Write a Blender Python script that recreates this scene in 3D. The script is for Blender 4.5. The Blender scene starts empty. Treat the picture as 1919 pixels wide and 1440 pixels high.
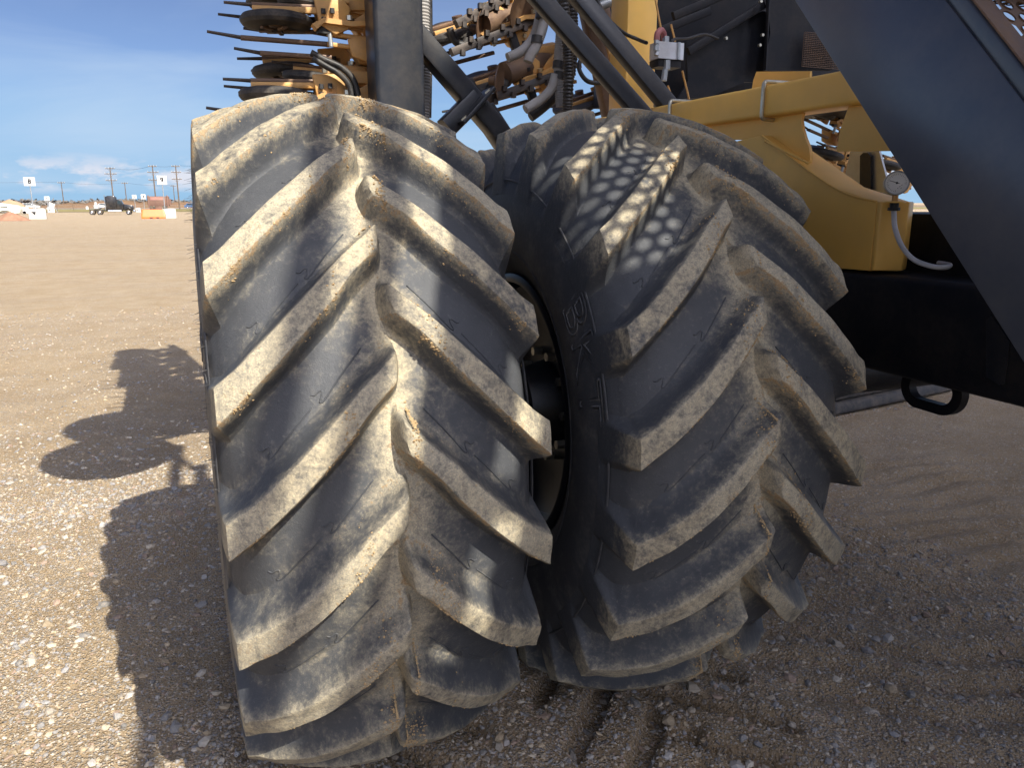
import bpy, math, random
import numpy as np
from mathutils import Vector, Matrix
PI = math.pi
rnd = random.Random(7)
nrg = np.random.default_rng(11)
sc = bpy.context.scene
C = sc.collection

# ------------------------------------------------------------------ camera, sky, sun
CAM_H, YAW, F = 1.81, math.radians(21.26), 1444.0
PITCH = math.atan(340 / F)
cam_d = bpy.data.cameras.new('camera'); cam = bpy.data.objects.new('camera', cam_d); C.objects.link(cam)
cam_d.sensor_width = 36; cam_d.lens = F / 1919 * 36; cam_d.clip_start = 0.05; cam_d.clip_end = 9000
cam.location = (0, 0, CAM_H); cam.rotation_euler = (PI / 2 - PITCH, 0, -YAW)
sc.camera = cam
SUN = Vector((.33, -1.0, 1.0)).normalized()           # towards the sun
sun_d = bpy.data.lights.new('sun', 'SUN'); sun = bpy.data.objects.new('sun', sun_d); C.objects.link(sun)
sun_d.energy = 3.45; sun_d.angle = math.radians(.42); sun_d.color = (1, .94, .81)
sun.rotation_euler = SUN.to_track_quat('Z', 'Y').to_euler()
world = bpy.data.worlds.new('World'); sc.world = world; world.use_nodes = True
wt = world.node_tree; wt.nodes.clear()
def wn(t, **k):
    n = wt.nodes.new(t)
    for a, b in k.items(): setattr(n, a, b)
    return n
sky = wn('ShaderNodeTexSky', sky_type='NISHITA', sun_disc=False, sun_elevation=math.asin(SUN.z),
         sun_rotation=math.atan2(SUN.x, SUN.y), altitude=300, air_density=.15, dust_density=3.5, ozone_density=6.0)
wbg = wn('ShaderNodeBackground'); wbg.inputs[1].default_value = .142
wout = wn('ShaderNodeOutputWorld')
tc = wn('ShaderNodeTexCoord')
sep = wn('ShaderNodeSeparateXYZ'); wt.links.new(tc.outputs['Generated'], sep.inputs[0])
def wmath(op, a, b=None, clamp=False):
    n = wn('ShaderNodeMath', operation=op, use_clamp=clamp)
    for i, v in enumerate((a, b)):
        if v is None: continue
        if isinstance(v, (int, float)): n.inputs[i].default_value = v
        else: wt.links.new(v, n.inputs[i])
    return n.outputs[0]
def wramp(src, stops):
    r = wn('ShaderNodeValToRGB'); wt.links.new(src, r.inputs[0])
    e = r.color_ramp.elements
    e[0].position, e[0].color = stops[0][0], (stops[0][1],) * 3 + (1,)
    e[1].position, e[1].color = stops[1][0], (stops[1][1],) * 3 + (1,)
    for p, v in stops[2:]:
        k = e.new(p); k.color = (v, v, v, 1)
    return r.outputs[0]
mp = wn('ShaderNodeMapping'); wt.links.new(tc.outputs['Generated'], mp.inputs[0]); mp.inputs['Scale'].default_value = (1.6, 1.6, 9.0); mp.inputs['Location'].default_value = (3.1, 1.7, 0.2)
nz = wn('ShaderNodeTexNoise'); wt.links.new(mp.outputs[0], nz.inputs[0]); nz.inputs['Scale'].default_value = 1.5; nz.inputs['Detail'].default_value = 7; nz.inputs['Roughness'].default_value = .52; nz.inputs['Distortion'].default_value = .6
wisp = wmath('MULTIPLY', wramp(nz.outputs[0], [(.40, 0), (.68, 1)]), wramp(sep.outputs[2], [(0, .9), (.10, .9), (.18, .45), (.30, .0)]))
mp2 = wn('ShaderNodeMapping'); wt.links.new(tc.outputs['Generated'], mp2.inputs[0]); mp2.inputs['Scale'].default_value = (9, 9, 24)
nz2 = wn('ShaderNodeTexNoise'); wt.links.new(mp2.outputs[0], nz2.inputs[0]); nz2.inputs['Scale'].default_value = 2.2; nz2.inputs['Detail'].default_value = 6; nz2.inputs['Roughness'].default_value = .55
cum = wmath('MULTIPLY', wramp(nz2.outputs[0], [(.47, 0), (.60, 1)]), wramp(sep.outputs[2], [(.008, 0), (.022, .9), (.034, .9), (.055, .0)]))
hz = wn('ShaderNodeMixRGB'); wt.links.new(wramp(sep.outputs[2], [(0, .95), (.03, .92), (.10, .74), (.17, .30), (.26, .05), (.4, 0)]), hz.inputs[0]); wt.links.new(sky.outputs[0], hz.inputs[1]); hz.inputs[2].default_value = (.90, 1.56, 2.25, 1)
mx = wn('ShaderNodeMixRGB'); wt.links.new(wmath('MULTIPLY', wisp, .55), mx.inputs[0]); wt.links.new(hz.outputs[0], mx.inputs[1]); mx.inputs[2].default_value = (1.62, 1.98, 2.42, 1)
mx2 = wn('ShaderNodeMixRGB'); wt.links.new(wmath('MULTIPLY', cum, .8), mx2.inputs[0]); wt.links.new(mx.outputs[0], mx2.inputs[1]); mx2.inputs[2].default_value = (2.35, 2.25, 2.38, 1)
wt.links.new(mx2.outputs[0], wbg.inputs[0]); wt.links.new(wbg.outputs[0], wout.inputs[0])
vs = sc.view_settings; vs.view_transform = 'Standard'; vs.look = 'None'; vs.gamma = 1; vs.use_curve_mapping = False; vs.exposure = 1.42

# ------------------------------------------------------------------ helpers
_r = np.array([math.cos(YAW), -math.sin(YAW), 0]); _f = np.array([math.sin(YAW) * math.cos(PITCH), math.cos(YAW) * math.cos(PITCH), -math.sin(PITCH)]); _u = np.cross(_r, _f)
def _ray(px, py): return _f + _r * (px - 960) / F + _u * (720 - py) / F
def onY(px, py, Y): v = _ray(px, py) * 1.0; v = v * (Y / v[1]); return Vector((v[0], v[1], v[2] + CAM_H))
def onX(px, py, X): v = _ray(px, py); v = v * (X / v[0]); return Vector((v[0], v[1], v[2] + CAM_H))
def far(px, py, Y, up=0): p = onY(px, py, Y); return Vector((p.x, p.y, up))

def mesh_data(name, V, Fc, mats=(), smooth=True, fm=None):
    me = bpy.data.meshes.new(name)
    me.from_pydata([tuple(map(float, v)) for v in V], [], [tuple(map(int, f)) for f in Fc])
    for m in mats: me.materials.append(m)
    if fm is not None: me.polygons.foreach_set('material_index', np.array(fm, dtype=np.int32))
    me.polygons.foreach_set('use_smooth', np.full(len(me.polygons), smooth))
    me.update(); return me
def sharp(me, ang=35):
    try: me.set_sharp_from_angle(angle=math.radians(ang))
    except Exception: pass
def link(name, data, parent=None, loc=None, rot=None):
    o = bpy.data.objects.new(name, data); C.objects.link(o)
    if parent is not None: o.parent = parent
    if loc is not None: o.location = loc
    if rot is not None: o.rotation_euler = rot
    return o
def tag(o, label=None, cat=None, group=None, kind=None):
    if label: o['label'] = label
    if cat: o['category'] = cat
    if group: o['group'] = group
    if kind: o['kind'] = kind
    return o
def thing(name, label, cat, loc=(0, 0, 0), group=None, rz=0):
    o = link(name, None, None, loc, (0, 0, rz)); o.empty_display_size = .2
    return tag(o, label, cat, group)
def copy_tree(o, parent=None):
    c = o.copy(); C.objects.link(c); c.parent = parent
    for ch in list(o.children): copy_tree(ch, c)
    return c

class MB:                                    # collects shapes, builds ONE mesh object
    def __init__(s): s.V = []; s.F = []; s.M = []; s.m = 0
    def add(s, V, Fc):
        n = len(s.V); s.V += [tuple(v) for v in V]; s.F += [tuple(i + n for i in f) for f in Fc]; s.M += [s.m] * len(Fc); return s
    def prism(s, poly, a, b, close=True):     # poly: list of 3D points at a-end offset; extruded by vector b-a
        k = len(poly); d = Vector(b) - Vector(a)
        V = [Vector(p) for p in poly] + [Vector(p) + d for p in poly]
        Fc = [(i, (i + 1) % k, k + (i + 1) % k, k + i) for i in range(k)]
        if close: Fc += [tuple(range(k - 1, -1, -1)), tuple(range(k, 2 * k))]
        return s.add(V, Fc)
    def beam(s, a, b, w, h, up=(0, 0, 1), r=.006, n=2):   # rounded-corner bar from a to b
        a, b = Vector(a), Vector(b); d = (b - a).normalized(); up = Vector(up)
        x = d.cross(up)
        if x.length < 1e-4: x = d.cross(Vector((0, 1, 0)))
        x.normalize(); y = x.cross(d).normalized(); r = min(r, w * .49, h * .49)
        P = []
        for sx, sy, a0 in ((1, 1, 0), (-1, 1, 90), (-1, -1, 180), (1, -1, 270)):
            for i in range(n + 1):
                t = math.radians(a0 + 90 * i / n)
                P.append(a + x * (sx * (w / 2 - r) + r * math.cos(t)) + y * (sy * (h / 2 - r) + r * math.sin(t)))
        return s.prism(P, a, b)
    def box(s, c, sz, r=.004):
        c = Vector(c); return s.beam(c - Vector((0, 0, sz[2] / 2)), c + Vector((0, 0, sz[2] / 2)), sz[0], sz[1], up=(0, 1, 0), r=r)
    def cyl(s, a, b, r0, r1=None, n=12, cap=True):
        a, b = Vector(a), Vector(b); r1 = r0 if r1 is None else r1; d = (b - a).normalized()
        x = d.orthogonal().normalized(); y = d.cross(x); V = []
        for p, r in ((a, r0), (b, r1)):
            V += [p + (x * math.cos(2 * PI * i / n) + y * math.sin(2 * PI * i / n)) * r for i in range(n)]
        Fc = [(i, (i + 1) % n, n + (i + 1) % n, n + i) for i in range(n)]
        if cap: Fc += [tuple(range(n - 1, -1, -1)), tuple(range(n, 2 * n))]
        return s.add(V, Fc)
    def tube(s, pts, r, n=8, ribs=None):      # swept hose; ribs = (pitch, depth)
        pts = [Vector(p) for p in pts]; P = []
        for i in range(len(pts) - 1):
            p0 = pts[max(i - 1, 0)]; p1, p2 = pts[i], pts[i + 1]; p3 = pts[min(i + 2, len(pts) - 1)]
            m = max(2, int((p2 - p1).length / (ribs[0] / 2 if ribs else r * 1.6)) if ribs else 6)
            for k in range(m):
                t = k / m
                P.append(.5 * ((2 * p1) + (p2 - p0) * t + (2 * p0 - 5 * p1 + 4 * p2 - p3) * t * t + (3 * p1 - p0 - 3 * p2 + p3) * t ** 3))
        P.append(pts[-1]); V = []; x = None
        for i, p in enumerate(P):
            d = (P[min(i + 1, len(P) - 1)] - P[max(i - 1, 0)]).normalized()
            x = d.orthogonal().normalized() if x is None else (x - d * x.dot(d)).normalized()
            y = d.cross(x); rr = r * (1 - (ribs[1] if ribs and i % 2 else 0))
            V += [p + (x * math.cos(2 * PI * j / n) + y * math.sin(2 * PI * j / n)) * rr for j in range(n)]
        Fc = [(i * n + j, i * n + (j + 1) % n, (i + 1) * n + (j + 1) % n, (i + 1) * n + j) for i in range(len(P) - 1) for j in range(n)]
        Fc += [tuple(range(n - 1, -1, -1)), tuple(range((len(P) - 1) * n, len(P) * n))]
        return s.add(V, Fc)
    def lathe(s, prof, n=32, axis='X', o=(0, 0, 0)):   # prof: (along, radius)
        V = []; o = Vector(o)
        for a, r in prof:
            for i in range(n):
                c, q = r * math.cos(2 * PI * i / n), r * math.sin(2 * PI * i / n)
                V.append(o + Vector({'X': (a, c, q), 'Y': (q, a, c), 'Z': (c, q, a)}[axis]))
        Fc = [(k * n + i, k * n + (i + 1) % n, (k + 1) * n + (i + 1) % n, (k + 1) * n + i) for k in range(len(prof) - 1) for i in range(n)]
        return s.add(V, Fc)
    def hexnut(s, c, d, r, h):
        c, d = Vector(c), Vector(d).normalized(); return s.cyl(c, c + d * h, r, r, 6)
    def xf(s, M):
        s.V = [tuple(M @ Vector(v)) for v in s.V]; return s
    def build(s, name, mats, parent=None, loc=None, smooth=True, ang=35, rot=None):
        mats = mats if isinstance(mats, (list, tuple)) else [mats]
        me = mesh_data(name, s.V, s.F, mats, smooth, s.M)
        import bmesh
        bm = bmesh.new(); bm.from_mesh(me); bmesh.ops.recalc_face_normals(bm, faces=bm.faces); bm.to_mesh(me); bm.free()
        if smooth: sharp(me, ang)
        return link(name, me, parent, loc, rot)

# numpy value noise
def vnoise(X, Y, sc_, seed=0):
    g = np.random.default_rng(seed).random((256, 256)); x = X * sc_; y = Y * sc_
    xi = np.floor(x).astype(int); yi = np.floor(y).astype(int); fx = x - xi; fy = y - yi
    fx = fx * fx * (3 - 2 * fx); fy = fy * fy * (3 - 2 * fy); G = lambda a, b: g[a % 256, b % 256]
    return (G(xi, yi) * (1 - fx) + G(xi + 1, yi) * fx) * (1 - fy) + (G(xi, yi + 1) * (1 - fx) + G(xi + 1, yi + 1) * fx) * fy - .5
def sst(a, b, x): t = np.clip((x - a) / (b - a), 0, 1); return t * t * (3 - 2 * t)

# ------------------------------------------------------------------ materials
class Mat:
    def __init__(s, name):
        s.m = bpy.data.materials.new(name); s.m.use_nodes = True; s.t = s.m.node_tree
        s.b = s.t.nodes['Principled BSDF']; s._pos = None
    def n(s, ty, **k):
        x = s.t.nodes.new(ty)
        for a, b in k.items(): setattr(x, a, b)
        return x
    def set(s, inp, v):
        if isinstance(v, bpy.types.NodeSocket): s.t.links.new(v, inp)
        elif isinstance(v, (tuple, list)): inp.default_value = tuple(v) + ((1,) if len(v) == 3 and inp.type == 'RGBA' else ())
        else: inp.default_value = v
    def pos(s, obj=False):
        if obj: return s.n('ShaderNodeTexCoord').outputs['Object']
        if s._pos is None: s._pos = s.n('ShaderNodeNewGeometry').outputs['Position']
        return s._pos
    def noise(s, scale, detail=4, rough=.55, dist=0, obj=False, stretch=None):
        x = s.n('ShaderNodeTexNoise'); v = s.pos(obj)
        if stretch:
            mp_ = s.n('ShaderNodeMapping'); s.t.links.new(v, mp_.inputs[0]); mp_.inputs['Scale'].default_value = stretch; v = mp_.outputs[0]
        s.t.links.new(v, x.inputs[0]); x.inputs['Scale'].default_value = scale; x.inputs['Detail'].default_value = detail; x.inputs['Roughness'].default_value = rough; x.inputs['Distortion'].default_value = dist
        return x.outputs[0]
    def vor(s, scale, feat='F1', out=0):
        x = s.n('ShaderNodeTexVoronoi', feature=feat); s.t.links.new(s.pos(), x.inputs[0]); x.inputs['Scale'].default_value = scale; return x.outputs[out]
    def step(s, src, a, b, lo=0, hi=1):
        x = s.n('ShaderNodeMapRange', interpolation_type='SMOOTHSTEP'); s.set(x.inputs[0], src)
        for i, v in zip((1, 2, 3, 4), (a, b, lo, hi)): x.inputs[i].default_value = v
        return x.outputs[0]
    def math(s, op, a, b=0, clamp=False):
        x = s.n('ShaderNodeMath', operation=op, use_clamp=clamp); s.set(x.inputs[0], a); s.set(x.inputs[1], b); return x.outputs[0]
    def mix(s, f, a, b, blend='MIX'):
        x = s.n('ShaderNodeMixRGB', blend_type=blend); s.set(x.inputs[0], f); s.set(x.inputs[1], a); s.set(x.inputs[2], b); return x.outputs[0]
    def attr(s, name): return s.n('ShaderNodeAttribute', attribute_name=name)
    def bump(s, h, strength=.5, dist=.01):
        x = s.n('ShaderNodeBump'); x.inputs['Strength'].default_value = strength; x.inputs['Distance'].default_value = dist; s.set(x.inputs['Height'], h); s.t.links.new(x.outputs[0], s.b.inputs['Normal'])
    def out(s, col=None, rough=None, metal=None, spec=None):
        if col is not None: s.set(s.b.inputs['Base Color'], col)
        if rough is not None: s.set(s.b.inputs['Roughness'], rough)
        if metal is not None: s.set(s.b.inputs['Metallic'], metal)
        if spec is not None: s.set(s.b.inputs['Specular IOR Level'], spec)
        return s.m
def paint(name, col, rough=.35, dust=.35, dcol=(.30, .23, .15), scale=6, spec=.5, metal=0):
    m = Mat(name); n1 = m.noise(scale, 6, .62); n2 = m.noise(scale * 9, 4, .6); n3 = m.noise(scale * .35, 3)
    dirt = m.math('MULTIPLY', m.step(m.math('ADD', n1, m.math('MULTIPLY', n2, .35)), .52, .92), dust)
    c = m.mix(dirt, m.mix(m.step(n3, .3, .7), tuple(x * .86 for x in col), tuple(min(1, x * 1.08) for x in col)), dcol)
    speck = m.step(m.noise(scale * 30, 2, .5), .74, .80); c = m.mix(m.math('MULTIPLY', speck, dust), c, tuple(min(1, x * 1.5 + .03) for x in dcol))
    m.bump(n2, .08, .004)
    return m.out(c, m.math('ADD', m.math('MULTIPLY', dirt, .5), rough), metal, spec)

# ------------------------------------------------------------------ materials list
def rubber_mat(name, dusty):
    m = Mat(name)
    d = m.attr('dust').outputs['Fac']                       # where soil clings: lug faces, lug feet, centre line
    big = m.noise(2.6, 3, .5); mid = m.noise(17, 6, .66, .5); fine = m.noise(75, 6, .72); grain = m.noise(260, 3, .6)
    streak = m.noise(24, 5, .7, .8, stretch=(1, .35, .35))
    k = m.math('ADD', m.math('MULTIPLY', mid, .8), m.math('ADD', m.math('MULTIPLY', fine, .55), m.math('MULTIPLY', big, .6)))
    k = m.math('SUBTRACT', k, .98)                         # about -.4 .. .4
    film = m.step(m.math('ADD', m.math('MULTIPLY', d, 1.10), m.math('MULTIPLY', k, m.math('ADD', m.math('MULTIPLY', d, 1.5), .42))), .20, .74)
    film = m.math('MULTIPLY', film, m.step(m.math('ADD', streak, m.math('MULTIPLY', fine, .5)), .40, .80, .30, 1))
    mud = m.attr('mud').outputs['Fac']
    crust = m.step(m.math('ADD', m.math('MULTIPLY', mud, .40), m.math('MULTIPLY', m.math('ADD', k, m.math('MULTIPLY', m.math('SUBTRACT', fine, .5), .9)), 1.15)), .36, .43)
    crust = m.math('MULTIPLY', crust, m.step(mud, .15, .5))
    rub = m.mix(mid, (.040, .043, .049), (.072, .074, .079))
    rub = m.mix(m.math('MULTIPLY', m.step(fine, .55, .75), .5), rub, (.15, .148, .14))
    dust = m.mix(m.step(big, .35, .65), (.44, .37, .24), (.33, .295, .22))
    dust = m.mix(m.step(grain, .4, .7), dust, (.52, .44, .295))
    c = m.mix(m.math('MULTIPLY', film, dusty), rub, dust)
    fleck = m.math('MULTIPLY', m.step(m.math('ADD', m.noise(105, 4, .65, .6), m.math('MULTIPLY', m.math('SUBTRACT', mid, .5), .5)), .52, .68), .34); c = m.mix(fleck, c, rub)
    c = m.mix(m.math('MULTIPLY', crust, .85), c, m.mix(grain, (.20, .13, .07), (.42, .30, .17)))
    m.bump(m.math('ADD', m.math('MULTIPLY', crust, 1.2), m.math('ADD', m.math('MULTIPLY', fine, .55), m.math('MULTIPLY', grain, .25))), .55, .006)
    return m.out(c, m.math('ADD', m.math('MULTIPLY', film, .3), .58), 0, .35)
M = {}
M['rubber'] = rubber_mat('dusty rubber', .95)
m = Mat('sidewall rubber'); a_ = m.noise(9, 5, .6); b_ = m.noise(70, 4, .6)
M['sidewall'] = m.out(m.mix(m.math('MULTIPLY', m.step(m.math('ADD', a_, m.math('MULTIPLY', b_, .4)), .62, 1.0), .55), (.055, .056, .060), (.18, .167, .15)), .55, 0, .35); m.bump(b_, .25, .003)
M['black'] = paint('black machine paint', (.010, .012, .017), .34, .06, spec=.4)
M['blackdark'] = paint('black steel', (.005, .006, .010), .50, .05, spec=.25)
M['bluegloss'] = paint('glossy black stringer paint', (.034, .043, .064), .36, .07, (.40, .36, .30), 4, .6)
M['yellow'] = paint('ochre yellow paint', (.90, .525, .115), .42, .10, (.50, .36, .20), 7)
M['tan'] = paint('dusty ochre steel', (.58, .31, .09), .5, .5, (.32, .21, .12), 14)
M['rust'] = paint('brown disc steel', (.11, .065, .042), .45, .55, (.24, .15, .085), 10, .5, .3)
M['darkdisc'] = paint('dark blade steel', (.035, .030, .028), .42, .4, (.16, .11, .075), 12, .5, .2)
M['wheelrub'] = paint('gauge wheel rubber', (.026, .026, .028), .6, .5, (.17, .14, .11), 12, .3)
M['galv'] = paint('galvanised steel', (.42, .44, .45), .38, .25, (.30, .28, .25), 22, .5, .75)
M['zinc'] = paint('zinc bolt', (.55, .52, .42), .30, .25, (.25, .2, .12), 30, .5, .8)
M['alu'] = paint('aluminium block', (.62, .62, .63), .38, .25, (.35, .28, .2), 24, .5, .55)
M['hoseblack'] = paint('black hose', (.014, .014, .015), .45, .35, (.14, .12, .10), 14, .4)
M['hosegrey'] = paint('dusty hose', (.27, .26, .25), .6, .7, (.24, .21, .18), 10, .3)
M['hosered'] = paint('red hose', (.32, .10, .10), .5, .4, (.3, .2, .16), 12, .4)
M['clear'] = paint('milky hose', (.52, .53, .56), .30, .2, (.4, .36, .3), 20, .5)
M['white'] = paint('white sign paint', (.62, .62, .62), .5, .12, scale=2)
M['ink'] = paint('sign numeral ink', (.012, .012, .014), .6, 0)
M['concrete'] = paint('pale concrete', (.46, .45, .43), .8, .3, (.42, .36, .28), 1.5, .2)
M['orange'] = paint('orange plastic', (.72, .12, .006), .45, .15, scale=1.5)
M['wood'] = paint('pole wood', (.115, .085, .065), .85, .3, (.2, .16, .13), 1.2, .2)
M['truckblack'] = paint('truck black paint', (.012, .013, .016), .18, .1, scale=1.2)
M['cream'] = paint('cream cab paint', (.70, .68, .55), .3, .1, scale=1.2)
M['brown'] = paint('rusty dump body', (.14, .075, .055), .7, .5, (.22, .13, .09), 1.2)
M['chrome'] = paint('chrome', (.75, .76, .78), .15, .05, scale=2, metal=1)
M['glass'] = paint('vehicle glass', (.02, .03, .035), .05, 0, scale=2)
M['tyre_far'] = paint('truck tyre', (.02, .02, .02), .8, .4, scale=2)
M['carblue'] = paint('blue car paint', (.03, .10, .25), .3, .1, scale=2)
M['dial'] = paint('dial face', (.78, .78, .76), .25, .02, scale=20)
m = Mat('soil crumbs'); q_ = m.noise(45, 4, .6); M['crumb'] = m.out(m.mix(q_, (.25, .165, .085), (.52, .38, .21)), .95, 0, .1)

for _k in ('bluegloss',):
    _b = M[_k].node_tree.nodes['Principled BSDF']; _t = M[_k].node_tree; _g = _t.nodes.new('ShaderNodeNewGeometry'); _v = _t.nodes.new('ShaderNodeTexVoronoi'); _v.inputs['Scale'].default_value = 26; _t.links.new(_g.outputs['Position'], _v.inputs[0])
    _mr = _t.nodes.new('ShaderNodeMapRange'); _mr.inputs[1].default_value = .10; _mr.inputs[2].default_value = .06; _t.links.new(_v.outputs['Distance'], _mr.inputs[0])
    _sc = _t.nodes.new('ShaderNodeSeparateColor'); _t.links.new(_v.outputs['Color'], _sc.inputs[0]); _q = _t.nodes.new('ShaderNodeMath'); _q.operation = 'GREATER_THAN'; _t.links.new(_sc.outputs[0], _q.inputs[0]); _q.inputs[1].default_value = .80
    _p = _t.nodes.new('ShaderNodeMath'); _p.operation = 'MULTIPLY'; _t.links.new(_mr.outputs[0], _p.inputs[0]); _t.links.new(_q.outputs[0], _p.inputs[1])
    _mx = _t.nodes.new('ShaderNodeMixRGB'); _t.links.new(_p.outputs[0], _mx.inputs[0]); _t.links.new(_b.inputs['Base Color'].links[0].from_socket, _mx.inputs[1]); _mx.inputs[2].default_value = (.30, .30, .30, 1); _t.links.new(_mx.outputs[0], _b.inputs['Base Color'])
    _b.inputs['Coat Weight'].default_value = .8; _b.inputs['Coat Roughness'].default_value = .28; _b.inputs['Coat IOR'].default_value = 1.5
# ------------------------------------------------------------------ ground sheet (dense near the wheels, out to the horizon)
WX = (.372, 1.398); WY, WZ = 2.664, 1.05; HW = .386; PITCHL = 2 * PI / 21
A1 = (math.radians(68.5), math.radians(55.72)); A2 = tuple(a - PITCHL / 2 for a in A1)
def axis_lines(lo, hi, step, far_lo, far_hi, grow=1.13):
    c = list(np.arange(lo, hi + 1e-6, step)); s = step; x = hi
    while x < far_hi: s *= grow; x += s; c.append(x)
    s = step; x = lo; left = []
    while x > far_lo: s *= grow; x -= s; left.append(x)
    return np.array(left[::-1] + c)
gx = axis_lines(-2.2, 4.4, .017, -4000, 4500, 1.11); gy = axis_lines(1.15, 6.2, .017, -400, 7000, 1.09)
GX, GY = np.meshgrid(gx, gy)
def ground_h(X, Y):
    near = np.exp(-np.clip(np.hypot(X - .8, Y - 3) - 4, 0, 60) / 9)
    z = .030 * vnoise(X, Y, 1.3, 1) + .022 * vnoise(X, Y, 4.1, 2) + .013 * vnoise(X, Y, 11, 3) + .008 * vnoise(X, Y, 27, 4)
    z = z * near + .10 * vnoise(X, Y, .11, 5) * (1 - near) * np.exp(-np.hypot(X, Y) / 90)
    # tracks pressed by the rolling tyres
    for wx, wz in zip(WX, (0, 1)):
        u = X - wx; fade = sst(1.0, 1.5, Y) * sst(4.6, 3.6, Y) * near
        band = sst(HW + .05, HW - .03, np.abs(u)); s_ = np.clip(1 - np.abs(u) / HW, 0, 1)
        arc = (Y - WY) / 1.06
        for sgn, A in ((-1, A1[wz]), (1, A2[wz])):
            th = arc + PI / 2 * 0 - 1.5 + A
            ph = ((th - .375 * s_) / PITCHL) % 1.0
            lug = sst(.02, .10, ph) * sst(.48, .36, ph)
            z = z + np.where(np.sign(u) == sgn, 1, 0) * band * fade * (-.052 * lug + .014)
        z = z + .02 * fade * np.exp(-((np.abs(u) - HW - .08) / .06) ** 2)
    # shallow ripples from a loader bucket, right of the tyres
    z = z + .012 * np.sin((Y * .8 + X * .25 + .3 * vnoise(X, Y, 1.5, 8)) * 34) * sst(1.7, 2.1, X) * sst(4.3, 3.5, Y) * near
    return z - .012
GZ = ground_h(GX, GY)
hole = np.exp(-(((GX - 1.42) / .07) ** 2 + ((GY - 1.98) / .05) ** 2) ** 2) * .07
GZ = GZ - hole
nx, ny = len(gx), len(gy)
idx = np.arange(nx * ny).reshape(ny, nx)
quads = np.stack([idx[:-1, :-1], idx[:-1, 1:], idx[1:, 1:], idx[1:, :-1]], -1).reshape(-1, 4)
gm = bpy.data.meshes.new('ground'); gm.vertices.add(nx * ny); gm.vertices.foreach_set('co', np.stack([GX, GY, GZ], -1).ravel())
gm.loops.add(quads.size); gm.loops.foreach_set('vertex_index', quads.ravel().astype(np.int32)); gm.polygons.add(len(quads))
gm.polygons.foreach_set('loop_start', np.arange(0, quads.size, 4, dtype=np.int32)); gm.update(calc_edges=True); gm.polygons.foreach_set('use_smooth', np.ones(len(quads), bool))
m = Mat('gravel yard')
L1 = m.noise(.55, 6, .65, .3, stretch=(.25, 1, 1)); L2 = m.noise(1.9, 5, .62); g1 = m.vor(95, 'F1', 1); g1d = m.vor(95, 'F1', 0); g2 = m.vor(240, 'F1', 1); f1 = m.noise(320, 4, .7); lg = m.vor(38, 'F1', 1); lgd = m.vor(38, 'F1', 0)
base = m.mix(m.step(L2, .3, .7), (.30, .213, .115), (.395, .290, .168))
base = m.mix(m.math('MULTIPLY', m.step(L1, .45, .7), .75), base, (.235, .17, .108))
base = m.mix(m.step(f1, .3, .8), m.mix(.4, base, (.28, .20, .12)), base)
base = m.mix(m.math('MULTIPLY', m.step(m.noise(3.2, 6, .7, .4, stretch=(.35, 1, 1)), .48, .66), .45), base, (.215, .155, .095)); base = m.mix(m.math('MULTIPLY', m.step(m.noise(11, 5, .75), .56, .68), .40), base, (.50, .40, .27))
hs = m.n('ShaderNodeSeparateColor'); m.set(hs.inputs[0], g1); hs2 = m.n('ShaderNodeSeparateColor'); m.set(hs2.inputs[0], g2); hs3 = m.n('ShaderNodeSeparateColor'); m.set(hs3.inputs[0], lg)
peb = m.mix(hs.outputs[1], (.21, .20, .19), (.50, .41, .30)); peb = m.mix(m.step(hs.outputs[2], .8, .9), peb, (.52, .47, .40))
grit = m.mix(hs2.outputs[1], (.20, .165, .125), (.50, .39, .27))
dens = m.step(m.math('ADD', L2, m.math('MULTIPLY', m.noise(.7, 3), .6)), .55, 1.0, .25, .95)
c = m.mix(m.math('MULTIPLY', m.step(hs2.outputs[0], .45, .55), .6), base, grit)
c = m.mix(m.math('MULTIPLY', m.math('MULTIPLY', m.step(m.math('SUBTRACT', hs.outputs[0], dens), .05, -.02), m.step(g1d, .55, .40)), .85), c, peb)
big_ = m.math('MULTIPLY', m.step(hs3.outputs[0], .80, .86), m.step(lgd, .42, .34)); c = m.mix(m.math('MULTIPLY', big_, .8), c, m.mix(hs3.outputs[1], (.24, .23, .23), (.58, .50, .40)))
m.bump(m.math('ADD', m.math('ADD', m.math('MULTIPLY', m.step(g1d, .6, .2), .7), m.math('MULTIPLY', f1, .5)), m.math('MULTIPLY', big_, 1.2)), .9, .012)
M['ground'] = m.out(c, .95, 0, .15)
gm.materials.append(M['ground'])
ground = tag(link('ground', gm), 'tan gravel and packed dirt yard', kind='structure')

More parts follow.
